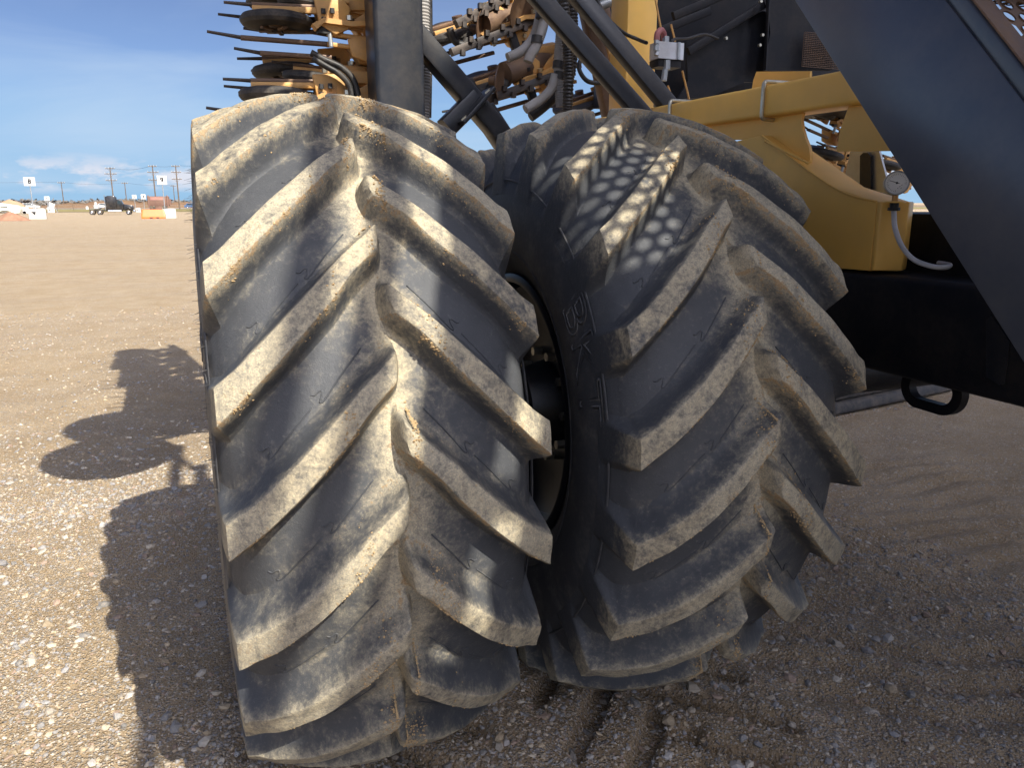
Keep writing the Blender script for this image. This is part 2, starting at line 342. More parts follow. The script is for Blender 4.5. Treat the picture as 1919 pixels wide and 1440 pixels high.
# loose stones: nobody could count them
def stones(n, xr, yr, smin, smax, power, seed, keep=None, simple=False):
    g = np.random.default_rng(seed); t = (1 + 5 ** .5) / 2
    iv = np.array([(-1, t, 0), (1, t, 0), (-1, -t, 0), (1, -t, 0), (0, -1, t), (0, 1, t), (0, -1, -t), (0, 1, -t), (t, 0, -1), (t, 0, 1), (-t, 0, -1), (-t, 0, 1)], float); iv /= np.linalg.norm(iv[0])
    fc = np.array([(0, 11, 5), (0, 5, 1), (0, 1, 7), (0, 7, 10), (0, 10, 11), (1, 5, 9), (5, 11, 4), (11, 10, 2), (10, 7, 6), (7, 1, 8), (3, 9, 4), (3, 4, 2), (3, 2, 6), (3, 6, 8), (3, 8, 9), (4, 9, 5), (2, 4, 11), (6, 2, 10), (8, 6, 7), (9, 8, 1)])
    if simple:
        iv = np.array([(1, 0, 0), (-1, 0, 0), (0, 1, 0), (0, -1, 0), (0, 0, 1), (0, 0, -1)], float); fc = np.array([(0, 2, 4), (2, 1, 4), (1, 3, 4), (3, 0, 4), (2, 0, 5), (1, 2, 5), (3, 1, 5), (0, 3, 5)])
    nv = len(iv)
    x = g.uniform(*xr, n); y = yr[0] + (yr[1] - yr[0]) * g.random(n) ** 1.5
    if keep is not None: k = keep(x, y, g); x, y = x[k], y[k]
    n = len(x); s = smin * (smax / smin) ** (g.random(n) ** power)
    V = iv[None] * (1 + g.uniform(-.28, .28, (n, nv, 1))) * s[:, None, None] * np.stack([g.uniform(.7, 1.3, n), g.uniform(.6, 1.0, n), g.uniform(.4, .8, n)], -1)[:, None, :]
    a = g.uniform(0, 2 * PI, n); ca, sa = np.cos(a)[:, None], np.sin(a)[:, None]
    V = np.stack([V[..., 0] * ca - V[..., 1] * sa, V[..., 0] * sa + V[..., 1] * ca, V[..., 2]], -1)
    V[..., 2] += V[..., 0] * g.normal(0, .2, (n, 1)); V += np.stack([x, y, ground_h(x, y) + s * .10], -1)[:, None, :]
    Fc = (fc[None] + nv * np.arange(n)[:, None, None]).reshape(-1, 3)
    pal = np.array([(.30, .29, .29), (.40, .37, .34), (.50, .42, .32), (.25, .24, .23), (.52, .46, .38), (.36, .26, .20), (.46, .36, .24), (.31, .30, .295)])
    col = pal[g.integers(0, len(pal), n)] * g.uniform(.6, .98, (n, 1)); col = np.repeat(np.c_[col, np.ones(n)], nv, 0)
    return V.reshape(-1, 3), Fc, col
def keep_stones(x, y, g):
    patch = .38 + 1.5 * np.clip(vnoise(x, y, .9, 21) + vnoise(x, y, 2.6, 22) * .6 + .10, 0, 1)
    under = ((np.abs(x - WX[0]) < .36) | (np.abs(x - WX[1]) < .36)) & (np.abs(y - WY) < .33)
    return (g.random(len(x)) < patch) & ~under
sets = [stones(105000, (-1.5, 3.4), (1.25, 5.4), .0022, .0085, 1.3, 30, keep_stones, True), stones(30000, (-1.6, 3.6), (1.25, 5.6), .004, .014, 1.6, 31, keep_stones), stones(8000, (-1.8, 3.4), (1.25, 7.0), .008, .024, 1.9, 32, keep_stones),
        stones(30000, (-4.0, 6.0), (5.0, 15), .005, .020, 1.8, 33, keep_stones, True), stones(420, (-1.8, 3.2), (1.3, 5.0), .018, .036, 2.0, 34, keep_stones)]
V = np.concatenate([s[0] for s in sets]); col = np.concatenate([s[2] for s in sets]); off = np.cumsum([0] + [len(s[0]) for s in sets]); Fc = np.concatenate([s[1] + o for s, o in zip(sets, off)])
sm = bpy.data.meshes.new('gravel_stones'); sm.vertices.add(len(V)); sm.vertices.foreach_set('co', V.ravel()); sm.loops.add(Fc.size); sm.loops.foreach_set('vertex_index', Fc.ravel().astype(np.int32))
sm.polygons.add(len(Fc)); sm.polygons.foreach_set('loop_start', np.arange(0, Fc.size, 3, dtype=np.int32)); sm.update(calc_edges=True)
sm.polygons.foreach_set('use_smooth', np.zeros(len(Fc), bool)); ca_ = sm.color_attributes.new('stonecol', 'FLOAT_COLOR', 'POINT'); ca_.data.foreach_set('color', col.ravel().astype(np.float32))
m = Mat('loose stones'); q_ = m.noise(120, 4, .65); M['stones'] = m.out(m.mix(m.step(q_, .45, .8, 0, .6), m.attr('stonecol').outputs['Color'], (.45, .36, .25)), .9, 0, .2); m.bump(q_, .4, .003)
sm.materials.append(M['stones'])
tag(link('gravel_stones', sm), 'loose grey and tan stones scattered over the yard', 'gravel', kind='stuff')

# ------------------------------------------------------------------ the two big tyres
Cc = [(0, 1.016), (.10, 1.011), (.20, .994), (.29, .962), (.336, .926), (.360, .897), (.373, .872), (.385, .846), (.395, .815), (.4015, .79)]
Lc = [(0, 1.094), (.10, 1.089), (.20, 1.072), (.29, 1.045), (.352, 1.017), (.386, 1.003), (.3895, .985), (.3945, .94), (.3985, .885), (.4025, .79)]
Sw = [(.4015, .79), (.408, .72), (.404, .64), (.390, .58), (.368, .535), (.345, .505), (.338, .482)]
NSUB = [6, 6, 6, 5, 5, 4, 3, 4, 4]
def cr(P, i, t):
    p0 = np.array(P[i - 1]) if i else (np.array((-P[1][0], P[1][1])) if P[0][0] == 0 else np.array(P[0])); p1 = np.array(P[i]); p2 = np.array(P[i + 1]); p3 = np.array(P[min(i + 2, len(P) - 1)])
    return .5 * (2 * p1 + (p2 - p0) * t + (2 * p0 - 5 * p1 + 4 * p2 - p3) * t * t + (3 * p1 - p0 - 3 * p2 + p3) * t ** 3)
vs_ = []
for i, k in enumerate(NSUB):
    for j in range(k): vs_.append((i, j / k))
vs_.append((8, 1.0))
nose = [0.0, .004, .009, .016, .022, .028]                # extra rows for the blunt lug nose
CV = np.array([cr(Cc, i, t) for i, t in vs_]); LV = []
for i, t in vs_:                                           # keep the lug-end corner crisp
    if i in (4, 5): LV.append(np.array(Lc[i]) * (1 - t) + np.array(Lc[i + 1]) * t)
    else: LV.append(cr(Lc, i, t))
LV = np.array(LV)
ins = [x for x in nose[1:]]
CV = np.concatenate([CV[:1], [np.array((x, cr(Cc, 0, x / .1)[1])) for x in ins], CV[2:]]); LV = np.concatenate([LV[:1], [np.array((x, cr(Lc, 0, x / .1)[1])) for x in ins], LV[2:]])
NV = len(CV)
sfrac = np.clip(1 - CV[:, 0] / HW, 0, 1); sfrac = np.clip(1 - LV[:, 0] / HW, 0, 1)
OFF = np.radians(21.0) * (.86 * sfrac + .14 * sfrac ** 2)
mN = np.interp(LV[:, 0], [0, .004, .009, .016, .022, .028], [0, .10, .55, .93, .99, 1.0]); mN[LV[:, 1] < .99] = 1
ctail = np.clip((.99 - LV[:, 1]) / .16, 0, 1)
WID = np.radians(np.interp(sfrac, [0, .12, 1], [4.7, 4.2, 3.5])) + np.radians(1.2) * ctail
lowk = [(-2.3, 0), (-1.85, .07), (-1.4, .26), (-.95, .55), (-.5, .83), (-.14, .978), (0, 1)]
upk = [(0, 1), (.14, .978), (.55, .82), (1.05, .55), (1.65, .27), (2.3, .09), (3.1, 0)]
LOWD = [.23, .20, .18, .24, .44, .50, .51]; UPD = [.52, .42, .30, .20, .20, .21, .23]
LOWM = [.12, .12, .15, .28, .66, .98, .50]; UPM = [.30, .12, .08, .08, .12, .20, .20]
NVAL = 10
def lug_columns(row):                                      # (angle above the lug's lower edge, raise, dust)
    w = WID[row]; out = []; sf = sfrac[row]
    for (a, k), du, mu in zip(lowk, LOWD, LOWM): out.append((math.radians(a), k, du, mu))
    for j in range(1, 6): out.append((w * j / 6, 1, .52, .30))
    for (a, k), du, mu in zip(upk, UPD, UPM): out.append((w + math.radians(a), k, du, mu))
    return out
def put(x, rho, th, side): return (side * x, -rho * math.cos(th), rho * math.sin(th))
def warp(x, th, ph):                                       # noses of facing lugs interlock at the centre line
    return x + .017 * math.cos((th - ph) / PITCHL * 2 * PI) * max(0, 1 - abs(x) / .12)
def lug_mesh(side):
    V, D, D2 = [], [], []
    cols = [lug_columns(r) for r in range(NV)]; nc = len(cols[0]); g = np.random.default_rng(5 + side)
    for r in range(NV):
        for a, k, du, mu in cols[r]:
            k2 = k * mN[r]; p = CV[r] * (1 - k2) + LV[r] * k2; th = OFF[r] + a
            noisek = (.0012 * math.sin(r * .9 + a * 60) + .0010 * math.sin(r * .37 - a * 95 + 1)) * k2
            V.append(put(p[0], p[1] + noisek, th, side)); D.append((du + (1 - k) * .44 * sfrac[r] ** 5) * (1 - .85 * ctail[r])); D2.append((mu + (1 - k) * .5 * sfrac[r] ** 4) * (1 - ctail[r]))
    V = np.array(V); ph = math.radians(21.0 + 2)           # nose phase of this side
    for i, v in enumerate(V):
        th = math.atan2(v[2], -v[1]); V[i][0] = v[0] - side * .017 * math.cos((th - ph) / PITCHL * 2 * PI) * max(0, 1 - abs(v[0]) / .12)
    Fc = []
    for r in range(NV - 1):
        for c_ in range(nc - 1):
            q = (r * nc + c_, r * nc + c_ + 1, (r + 1) * nc + c_ + 1, (r + 1) * nc + c_)
            Fc.append(q if side < 0 else q[::-1])
    me = mesh_data('lug', V, Fc, [M['rubber']]); sharp(me, 42)
    at = me.attributes.new('dust', 'FLOAT', 'POINT'); at.data.foreach_set('value', np.array(D, np.float32)); at = me.attributes.new('mud', 'FLOAT', 'POINT'); at.data.foreach_set('value', np.array(D2, np.float32)); return me
def casing_mesh(A1_, A2_):
    V, D, Fc, FM = [], [], [], []
    for side, A in ((-1, A1_), (1, A2_)):
        ph = math.radians(21.0 + 2)
        for k in range(21):
            base_ = A - k * PITCHL; n0 = len(V)
            for r in range(NV):
                a0 = WID[r] + math.radians(upk[-1][0]); a1 = PITCHL + math.radians(lowk[0][0])
                for j in range(NVAL + 1):
                    a = a0 + (a1 - a0) * j / NVAL; th0 = OFF[r] + a
                    x, rho = CV[r]; x = x - .017 * math.cos((th0 - ph) / PITCHL * 2 * PI) * max(0, 1 - abs(x) / .12)
                    e = abs(j / NVAL - .5) * 2
                    V.append(put(x, rho, th0 + base_, side)); D.append((.13 + .10 * e ** 2 + .44 * sfrac[r] ** 5) * (1 - .8 * ctail[r]))
            for r in range(NV - 1):
                for j in range(NVAL):
                    w_ = NVAL + 1; q = (n0 + r * w_ + j, n0 + r * w_ + j + 1, n0 + (r + 1) * w_ + j + 1, n0 + (r + 1) * w_ + j)
                    Fc.append(q if side < 0 else q[::-1]); FM.append(0)
        # sidewall
        prof = [cr(Sw, i, t / 4) for i in range(len(Sw) - 1) for t in range(4)] + [np.array(Sw[-1])]
        n0 = len(V); NS = 252
        for p in prof:
            for i in range(NS):
                V.append(put(p[0], p[1], 2 * PI * i / NS, side)); D.append(.04)
        for r in range(len(prof) - 1):
            for i in range(NS):
                q = (n0 + r * NS + i, n0 + r * NS + (i + 1) % NS, n0 + (r + 1) * NS + (i + 1) % NS, n0 + (r + 1) * NS + i)
                Fc.append(q if side < 0 else q[::-1]); FM.append(1)
        # moulded rings on the sidewall
        for rr in (.60, .84):
            n0 = len(V); xo = np.interp(rr, [p[1] for p in prof][::-1], [p[0] for p in prof][::-1]) if rr < .79 else .396
            for i in range(NS):
                th = 2 * PI * i / NS
                for dx, dr in ((-.002, -.004), (.004, 0), (-.002, .004)): V.append(put(xo + dx, rr + dr, th, side)); D.append(.05)
            for i in range(NS):
                for j in range(2):
                    q = (n0 + i * 3 + j, n0 + i * 3 + j + 1, n0 + ((i + 1) % NS) * 3 + j + 1, n0 + ((i + 1) % NS) * 3 + j); Fc.append(q); FM.append(1)
    me = mesh_data('tyre', V, Fc, [M['rubber'], M['sidewall']], True, FM)
    at = me.attributes.new('dust', 'FLOAT', 'POINT'); at.data.foreach_set('value', np.array(D, np.float32)); at = me.attributes.new('mud', 'FLOAT', 'POINT'); at.data.foreach_set('value', np.clip((np.array(D, np.float32) - .25) * 1.3, 0, 1)); return me
LUG = {-1: lug_mesh(-1), 1: lug_mesh(1)}
# thin moulded S-shaped lines in the valleys between lugs
def moulded_line(side):
    mb = MB()
    for (u0, a0) in ((.285, 8.6), (.165, 8.9)):             # (distance from centre, angle above lower edge)
        S = [(.020, .9), (.012, .35), (.002, .25), (-.004, -.1), (-.003, -.7), (.002, -1.15), (-.004, -1.5), (-.014, -1.45), (-.05, -.9), (-.10, -.5)]
        pts = []
        for dx, da in S:
            x = u0 + dx; rr = np.interp(x, CV[:, 0][:30], CV[:, 1][:30]); sf = 1 - x / HW
            th = math.radians(21) * (.86 * sf + .14 * sf * sf) + math.radians(a0 + da)
            pts.append(Vector(put(x, rr + .0005, th, side)))
        mb.tube(pts, .0021, 5)
    me = mesh_data('moulded_line', mb.V, mb.F, [M['rubber']]); at = me.attributes.new('dust', 'FLOAT', 'POINT'); at.data.foreach_set('value', np.full(len(mb.V), .15, np.float32)); return me
LINE = {-1: moulded_line(-1), 1: moulded_line(1)}
def arc_text(txt, th_start, rho0, height, side, xo):
    cu = bpy.data.curves.new('txt', 'FONT'); cu.body = txt; cu.size = 1; cu.fill_mode = 'NONE'; cu.bevel_depth = .024; cu.bevel_resolution = 0; cu.space_character = 1.02
    o = bpy.data.objects.new('txt', cu); C.objects.link(o); bpy.context.view_layer.update()
    me = bpy.data.meshes.new_from_object(o.evaluated_get(bpy.context.evaluated_depsgraph_get())); bpy.data.objects.remove(o)
    co = np.array([v.co for v in me.vertices]); x0_, x1_ = co[:, 0].min(), co[:, 0].max(); y0_, y1_ = co[:, 1].min(), co[:, 1].max()
    span = math.radians(29.5)
    for v, p in zip(me.vertices, co):
        rho = rho0 + (p[1] - y0_) / (y1_ - y0_) * height; th = th_start - (p[0] - x0_) / (x1_ - x0_) * span
        x = np.interp(rho, [.505, .58, .64, .72, .79, .9], [.345, .390, .404, .408, .4015, .39]) + .001 + p[2] * .08
        v.co = put(x, rho, th, side)
    me.materials.clear(); me.materials.append(M['sidewall']); return me
def wheel(i, label):
    root = thing('tractor_wheel', label, 'wheel', (WX[i], WY, WZ), 'dual drive wheels of the seeder')
    ty = link('tyre', casing_mesh(A1[i], A2[i]), root)
    for side, A in ((-1, A1[i]), (1, A2[i])):
        for k in range(21):
            l = link('lug', LUG[side], ty); l.rotation_euler = (-(A - k * PITCHL), 0, 0)
            s = link('moulded_line', LINE[side], ty); s.rotation_euler = l.rotation_euler
    # raised lettering on the outer sidewalls, twice round
    for base_ in (39.2, 219.2):
        link('raised_lettering', arc_text('BKT', math.radians(base_), .695, .135, -1, 0), ty)
    # rim: barrel, flange, dished disc and hub
    rb = MB(); rb.lathe([(-.355, .505), (-.362, .49), (-.36, .474), (-.34, .462), (-.29, .455), (-.27, .425), (.27, .425), (.29, .455), (.34, .462), (.36, .474), (.362, .49), (.355, .505)], 72)
    rim = rb.build('rim', M['black'], root)
    db = MB(); db.lathe([(-.285, .452), (-.27, .43), (-.235, .36), (-.215, .28), (-.215, .17), (-.25, .16), (-.33, .135), (-.345, .10), (-.345, .001)], 48)
    dd = db.build('wheel_disc', M['black'], root)
    for k in range(10):
        a = 2 * PI * k / 10; nb = MB(); nb.hexnut((-.215, .205 * math.cos(a), .205 * math.sin(a)), (-1, 0, 0), .018, .035); nb.build('wheel_nut', M['zinc'], dd)
    return root, ty
wl, tyl = wheel(0, 'near dusty tractor tyre on the left, sunlit chevron lugs caked with tan soil')
wr, tyr = wheel(1, 'shaded tractor tyre on the right with BKT lettering on its sidewall')
# soil crumbs stuck at lug edges and noses
def crumbs(i, parent, n, seed):
    g = np.random.default_rng(seed); V, Fc = [], []
    oct_ = np.array([(1, 0, 0), (-1, 0, 0), (0, 1, 0), (0, -1, 0), (0, 0, 1), (0, 0, -1)], float); of = [(0, 2, 4), (2, 1, 4), (1, 3, 4), (3, 0, 4), (2, 0, 5), (1, 2, 5), (3, 1, 5), (0, 3, 5)]
    for _ in range(n):
        side = -1 if g.random() < .5 else 1; A = (A1 if side < 0 else A2)[i]; k = g.integers(0, 8); cluster = math.sin(k * 12.9 + side * 4.1 + i * 7)
        kind = g.random(); u = g.random()
        if kind < .6:   rf = 3 + 24 * u; a = -math.radians(abs(g.normal(.15, .35))); lift = 1 - min(1, abs(a) / .034)     # along the lower edge
        elif kind < .85: rf = float(np.clip(abs(g.normal(6 + 5 * cluster, 4)), 4, 24)); a = WID[3] + math.radians(abs(g.normal(0.4, 1.2))); lift = max(0, 1 - (a - WID[3]) / .045)
        else:           rf = 3 + 9 * u; a = g.uniform(0, WID[3]); lift = 1
        if math.sin(rf * .55 + k * 2.3 + cluster * 5) + .35 * math.sin(rf * 2.1 + k) < .25: continue
        r = int(rf); ft = rf - r; ca = CV[r] * (1 - ft) + CV[r + 1] * ft; la = LV[r] * (1 - ft) + LV[r + 1] * ft
        p = ca * (1 - lift) + la * lift; th = OFF[r] * (1 - ft) + OFF[r + 1] * ft + a + A - k * PITCHL; s = .0010 + .0034 * g.random() ** 2.6
        c = np.array(put(p[0], p[1] + s * .2, th, side)); n0 = len(V)
        V += list(c + oct_ * s * g.uniform(.6, 1.25, (6, 1))); Fc += [tuple(x + n0 for x in f) for f in of]
    o = link('soil_crumbs', mesh_data('soil_crumbs', V, Fc, [M['crumb']], False), parent); o['kind'] = 'stuff'
crumbs(0, tyl, 16000, 3); crumbs(1, tyr, 12000, 4)
# rubber hairs left by the mould on the outer sidewall
hb = MB()
for k in range(150):
    th = math.radians(rnd.uniform(-60, 100)); rho = rnd.choice((.74, .78, .86)) + rnd.uniform(-.01, .01)
    x = .405 if rho < .8 else .398; p = Vector(put(x, rho, th, -1)); q = p + Vector((-rnd.uniform(.01, .026), rnd.uniform(-.004, .004), rnd.uniform(-.008, .003))); hb.cyl(p, q, .0007, .0004, 4)
h_ = hb.build('rubber_hairs', M['sidewall'], tyl); h_['kind'] = 'stuff'
# axle stub that joins both wheels

# ------------------------------------------------------------------ seeder chassis: yellow frame, black beam, posts
ch = thing('seeder_chassis', 'ochre yellow and black steel frame of the seeder behind the big tyres', 'machine frame', (2.3, 3, 0))
def part(name, mb, mat, parent=ch, **k):
    o = mb.build(name, M[mat] if isinstance(mat, str) else mat, parent, **k)
    if parent is not None: o.matrix_parent_inverse = Matrix.Translation(parent.location).inverted()
    return o
def px_poly(pts, X): return [onX(a, b, X) for a, b in pts]
XF = 2.2
# axle housing behind the wheels
mb = MB(); mb.cyl((.15, WY, WZ), (3.2, WY, WZ), .10, n=20); part('axle', mb, 'blackdark')
# long yellow tube
mb = MB(); mb.beam((XF + .07, .9, 2.205), (XF + .07, 5.4, 2.245), .14, .125, r=.016, n=3); part('yellow_tube', mb, 'yellow')
# flange strip on top of the tube and the upright saddle plate behind it
mb = MB(); mb.beam((XF + .05, 2.62, 2.277), (XF + .05, 3.3, 2.283), .012, .022); part('tube_rib', mb, 'yellow')
pl = px_poly([(1405, 196), (1412, 150), (1418, 134), (1518, 133), (1518, 180)], XF + .18); mb = MB(); mb.prism(pl, (0, 0, 0), (.012, 0, 0)); part('saddle_plate', mb, 'yellow')
# U-bolts clamped round the tube
for yb in (2.765, 3.47):
    zt = 2.2 + .0089 * yb; x0, x1 = XF - .012, XF + .155; z0, z1 = zt - .076, zt + .072
    mb = MB(); mb.tube([(x1 + .03, yb, z1), (x0 + .03, yb, z1), (x0 + .006, yb, z1 - .004), (x0, yb, z1 - .02), (x0, yb, (z0 + z1) / 2), (x0, yb, z0 + .02), (x0 + .006, yb, z0 + .004), (x0 + .03, yb, z0), (x0 + .12, yb, z0)], .0085, 10); part('u_bolt', mb, 'zinc')
# gusset plates hanging below the tube
arc = [(1531 + 12 * math.sin(PI * i / 8) * 0 + (-14 * math.sin(PI * i / 16) if i < 9 else 0), 222 + 88 * i / 8) for i in range(9)]
pl = px_poly([(1290, 228), (1505, 208), (1502, 225), (1504, 240), (1509, 258), (1516, 275), (1519, 292), (1517, 305), (1432, 262), (1300, 262)], XF + .05); mb = MB(); mb.prism(pl, (0, 0, 0), (.014, 0, 0)); part('gusset_plate', mb, 'yellow')
pl = px_poly([(1592, 196), (1700, 176), (1740, 282), (1568, 284), (1576, 240)], XF + .05); mb = MB(); mb.prism(pl, (0, 0, 0), (.014, 0, 0)); part('gusset_plate', mb, 'yellow')
# folded-plate hitch box with sloping gooseneck
side = [(1.985, 1.575), (2.105, 1.572), (2.48, 1.566), (2.75, 1.60), (3.1, 1.80), (3.3, 2.05), (2.80, 2.13), (2.42, 1.93), (2.115, 1.815), (1.985, 1.815)]
mb = MB()
nS = len(side); xa, xb = XF, XF + .16
V = [(xa if y > 2.1 else xa + .055, y if y > 2.1 else y - .07, z) for y, z in side] + [(xb if y > 2.1 else xb - .05, y if y > 2.1 else y - .07, z) for y, z in side]
Fq = [(i, (i + 1) % nS, nS + (i + 1) % nS, nS + i) for i in range(nS)] + [tuple(range(nS)), tuple(range(2 * nS - 1, nS - 1, -1))]
mb.V = []; mb.F = []
import bmesh
def bevel_obj(o, w=.004, seg=2, ang=30):
    bm = bmesh.new(); bm.from_mesh(o.data); ed = [e for e in bm.edges if len(e.link_faces) == 2 and e.calc_face_angle(0) > math.radians(ang)]
    bmesh.ops.bevel(bm, geom=ed, offset=w, segments=seg, profile=.5, affect='EDGES', clamp_overlap=True); bm.to_mesh(o.data); bm.free(); o.data.polygons.foreach_set('use_smooth', np.ones(len(o.data.polygons), bool)); sharp(o.data, 40); return o
# left face split so that the chamfered front corner stays planar
yz_side = [(2.125, 1.572), (2.48, 1.566), (2.75, 1.60), (3.1, 1.80), (3.3, 2.05), (2.77, 2.085), (2.343, 1.868), (2.125, 1.813)]
mb.prism([(xa, y, z) for y, z in yz_side], (xa, 0, 0), (xb, 0, 0)); hb_ = part('hitch_box', mb, 'yellow'); bevel_obj(hb_, .005)
mb = MB(); mb.prism([(xa + .001, 2.1245, 1.574), (xa + .003, 2.108, 1.574), (xa + .085, 2.062, 1.574), (xb - .001, 2.11, 1.574), (xb - .001, 2.1245, 1.574)], (0, 0, 1.574), (0, 0, 1.8135)); nb_ = part('hitch_nose', mb, 'yellow'); bevel_obj(nb_, .005)
def weld(pts, r=.0045):
    mb = MB(); mb.tube(pts, r, 8, (.006, .22)); part('weld_bead', mb, 'yellow')
weld([(XF - .001, 2.125, 1.814), (XF - .001, 2.343, 1.869), (XF - .001, 2.77, 2.086)], .004)
weld([onX(1290, 229, XF + .046), onX(1400, 219, XF + .046), onX(1503, 209, XF + .046)]); weld([onX(1592, 197, XF + .046), onX(1660, 185, XF + .046)])
weld([onX(1434, 264, XF - .003), onX(1475, 285, XF - .003), onX(1516, 306, XF - .003)])
# black fore-and-aft beam under the hitch, with tow eye, weld plate and bolt
mb = MB(); mb.beam((XF + .13, .2, 1.39), (XF + .13, 4.4, 1.39), .26, .345, r=.02, n=3); part('black_beam', mb, 'blackdark')
mb = MB(); mb.prism(px_poly([(1848, 600), (1858, 592), (1892, 640), (1884, 720), (1872, 722), (1848, 706)], XF - .006), (0, 0, 0), (.0045, 0, 0)); part('weld_plate', mb, 'black')
ring = []
for k in range(33):
    a = 2 * PI * k / 32; ring.append(((.052 if math.cos(a) > 0 else -.052) + .062 * math.cos(a), .062 * math.sin(a)))
pe = Vector((XF + .10, 1.90, 1.175)); mb = MB()
N_ = 32; o1 = [(pe.x, pe.y + (.045 if math.cos(2 * PI * k / N_) > 0 else -.045) + .078 * math.cos(2 * PI * k / N_), pe.z + .078 * math.sin(2 * PI * k / N_)) for k in range(N_)]
i1 = [(pe.x, pe.y + (.045 if math.cos(2 * PI * k / N_) > 0 else -.045) + .042 * math.cos(2 * PI * k / N_), pe.z + .042 * math.sin(2 * PI * k / N_)) for k in range(N_)]
Vr = o1 + i1 + [(x + .035, y, z) for x, y, z in o1] + [(x + .035, y, z) for x, y, z in i1]; Fr = []
for k in range(N_):
    j = (k + 1) % N_; Fr += [(k, j, N_ + j, N_ + k), (2 * N_ + k, 3 * N_ + k, 3 * N_ + j, 2 * N_ + j), (k, 2 * N_ + k, 2 * N_ + j, j), (N_ + k, N_ + j, 3 * N_ + j, 3 * N_ + k)]
mb.add(Vr, Fr); part('tow_eye', mb, 'blackdark')
mb = MB(); mb.box((2.86, 2.2, 1.66), (.82, .95, .22), r=.01); part('cross_member', mb, 'blackdark')
# black upright and its braces behind the near tyre
PY = 3.95
a = onY(732, -500, PY); b = onY(732, 300, PY); mb = MB(); mb.beam((a.x, PY + .12, .5), (a.x, PY + .12, 5.2), .245, .24, up=(0, 1, 0), r=.022, n=3); part('upright_post', mb, 'black')
def brace(name, p, q, w, h, mat='black', Y=PY, Y2=None, up=(0, 1, 0)):
    mb = MB(); mb.beam(onY(*p, Y), onY(*q, Y if Y2 is None else Y2), w, h, up=up, r=.012); return part(name, mb, mat)
brace('diagonal_brace', (740, 20), (935, 248), .105, .12, Y=PY + .14)
brace('short_strut', (893, 183), (836, 240), .10, .11, Y=PY + .12)
mb = MB(); mb.beam(onY(918, 168, PY + .05), onY(862, 232, PY + .05), .02, .17, up=(0, 1, 0), r=.003); part('flange_plate', mb, 'black')
brace('brace_foot', (905, 205), (958, 285), .11, .12, Y=PY + .15)
for k, (px_, py_) in enumerate(((912, 176), (868, 226))):
    mb = MB(); p = onY(px_, py_, PY); mb.hexnut(p, (.5, -.6, .5), .013, .03); part('flange_bolt', mb, 'zinc')
# black diagonal box braces in front of the yellow post
brace('box_brace', (962, -60), (1215, 228), .085, .075, Y=3.72, Y2=3.55)
brace('box_brace', (1040, -60), (1262, 208), .085, .075, Y=3.85, Y2=3.6)
# yellow post, dusty tan side column behind
p = onY(1197, 0, 4.25); mb = MB(); mb.beam((p.x + .03, 4.35, 1.2), (p.x + .03, 4.35, 4.6), .20, .21, up=(0, 1, 0), r=.012); part('yellow_post', mb, 'yellow')
mb = MB(); p = onY(1128, 30, 5.0); q = onY(1140, 230, 5.0); mb.beam(onY(1085, -120, 5.0), onY(1165, 260, 5.0), .20, .1, up=(0, 1, 0), r=.02); part('dust_column', mb, 'rust')
for k, (a0, a1) in enumerate((((1122, -60), (1172, 90)), ((1102, -30), (1156, 150)))):
    mb = MB(); mb.tube([onY(*a0, 4.9), onY((a0[0] + a1[0]) / 2, (a0[1] + a1[1]) / 2 - 6, 4.9), onY(*a1, 4.9)], .012, 8); part('thin_pipe', mb, 'tan')
mb = MB(); mb.cyl(onY(1098, 22, 4.8), onY(1170, -8, 4.8), .03, n=14); part('cross_pipe', mb, 'galv')
# dark hopper body and its plates behind the yellow tube
def ypoly(name, pts, Y, th, mat, parent=ch):
    mb = MB(); mb.prism([onY(a, b, Y) for a, b in pts], (0, 0, 0), (0, th, 0)); return part(name, mb, mat, parent)
mb = MB(); p0 = onY(1222, -260, 4.9); p1 = onY(1700, 300, 4.9); mb.box(((p0.x + p1.x) / 2, 5.3, 3.5), (p1.x - p0.x, .7, 1.96)); part('hopper_wall', mb, 'blackdark')
ypoly('side_plate', [(1287, 78), (1430, 20), (1448, 26), (1440, 132), (1418, 154), (1290, 154)], 4.55, .02, 'blackdark')
ypoly('side_plate', [(1436, -40), (1560, -40), (1560, 132), (1432, 132), (1444, 60)], 4.45, .02, 'blackdark')
ypoly('sloping_plate', [(1290, 152), (1400, 152), (1330, 182), (1270, 186)], 4.5, .02, 'blackdark')
for a, b in (((1290, 96), (1432, 8)), ((1240, 56), (1330, 20)), ((1262, 30), (1420, -36))):
    mb = MB(); mb.beam(onY(*a, 4.50), onY(*b, 4.50), .05, .03, up=(0, 1, 0)); part('angle_iron', mb, 'blackdark')
mb = MB(); mb.beam(onY(1442, -30, 4.42), onY(1434, 132, 4.42), .008, .03, up=(0, 1, 0)); part('seam_flange', mb, 'black')
for a, b in ((1359, 72), (1427, 66), (1422, 85), (1424, 3)):
    mb = MB(); mb.hexnut(onY(a, b, 4.44), (0, -1, 0), .010, .02); part('panel_bolt', mb, 'zinc')
# expanded-metal screen
mb = MB(); p0 = onY(1508, 60, 4.40); p1 = onY(1600, 132, 4.40)
for k in range(26):
    t = k / 25; x = p0.x + (p1.x - p0.x) * t; mb.beam((x, 4.40, p0.z), (x, 4.40, p1.z), .004, .004)
for k in range(20):
    z = p1.z + (p0.z - p1.z) * k / 19; mb.beam((p0.x, 4.394, z), (p1.x, 4.394, z), .004, .004)
o = part('mesh_screen', mb, 'rust'); o['kind'] = 'stuff'
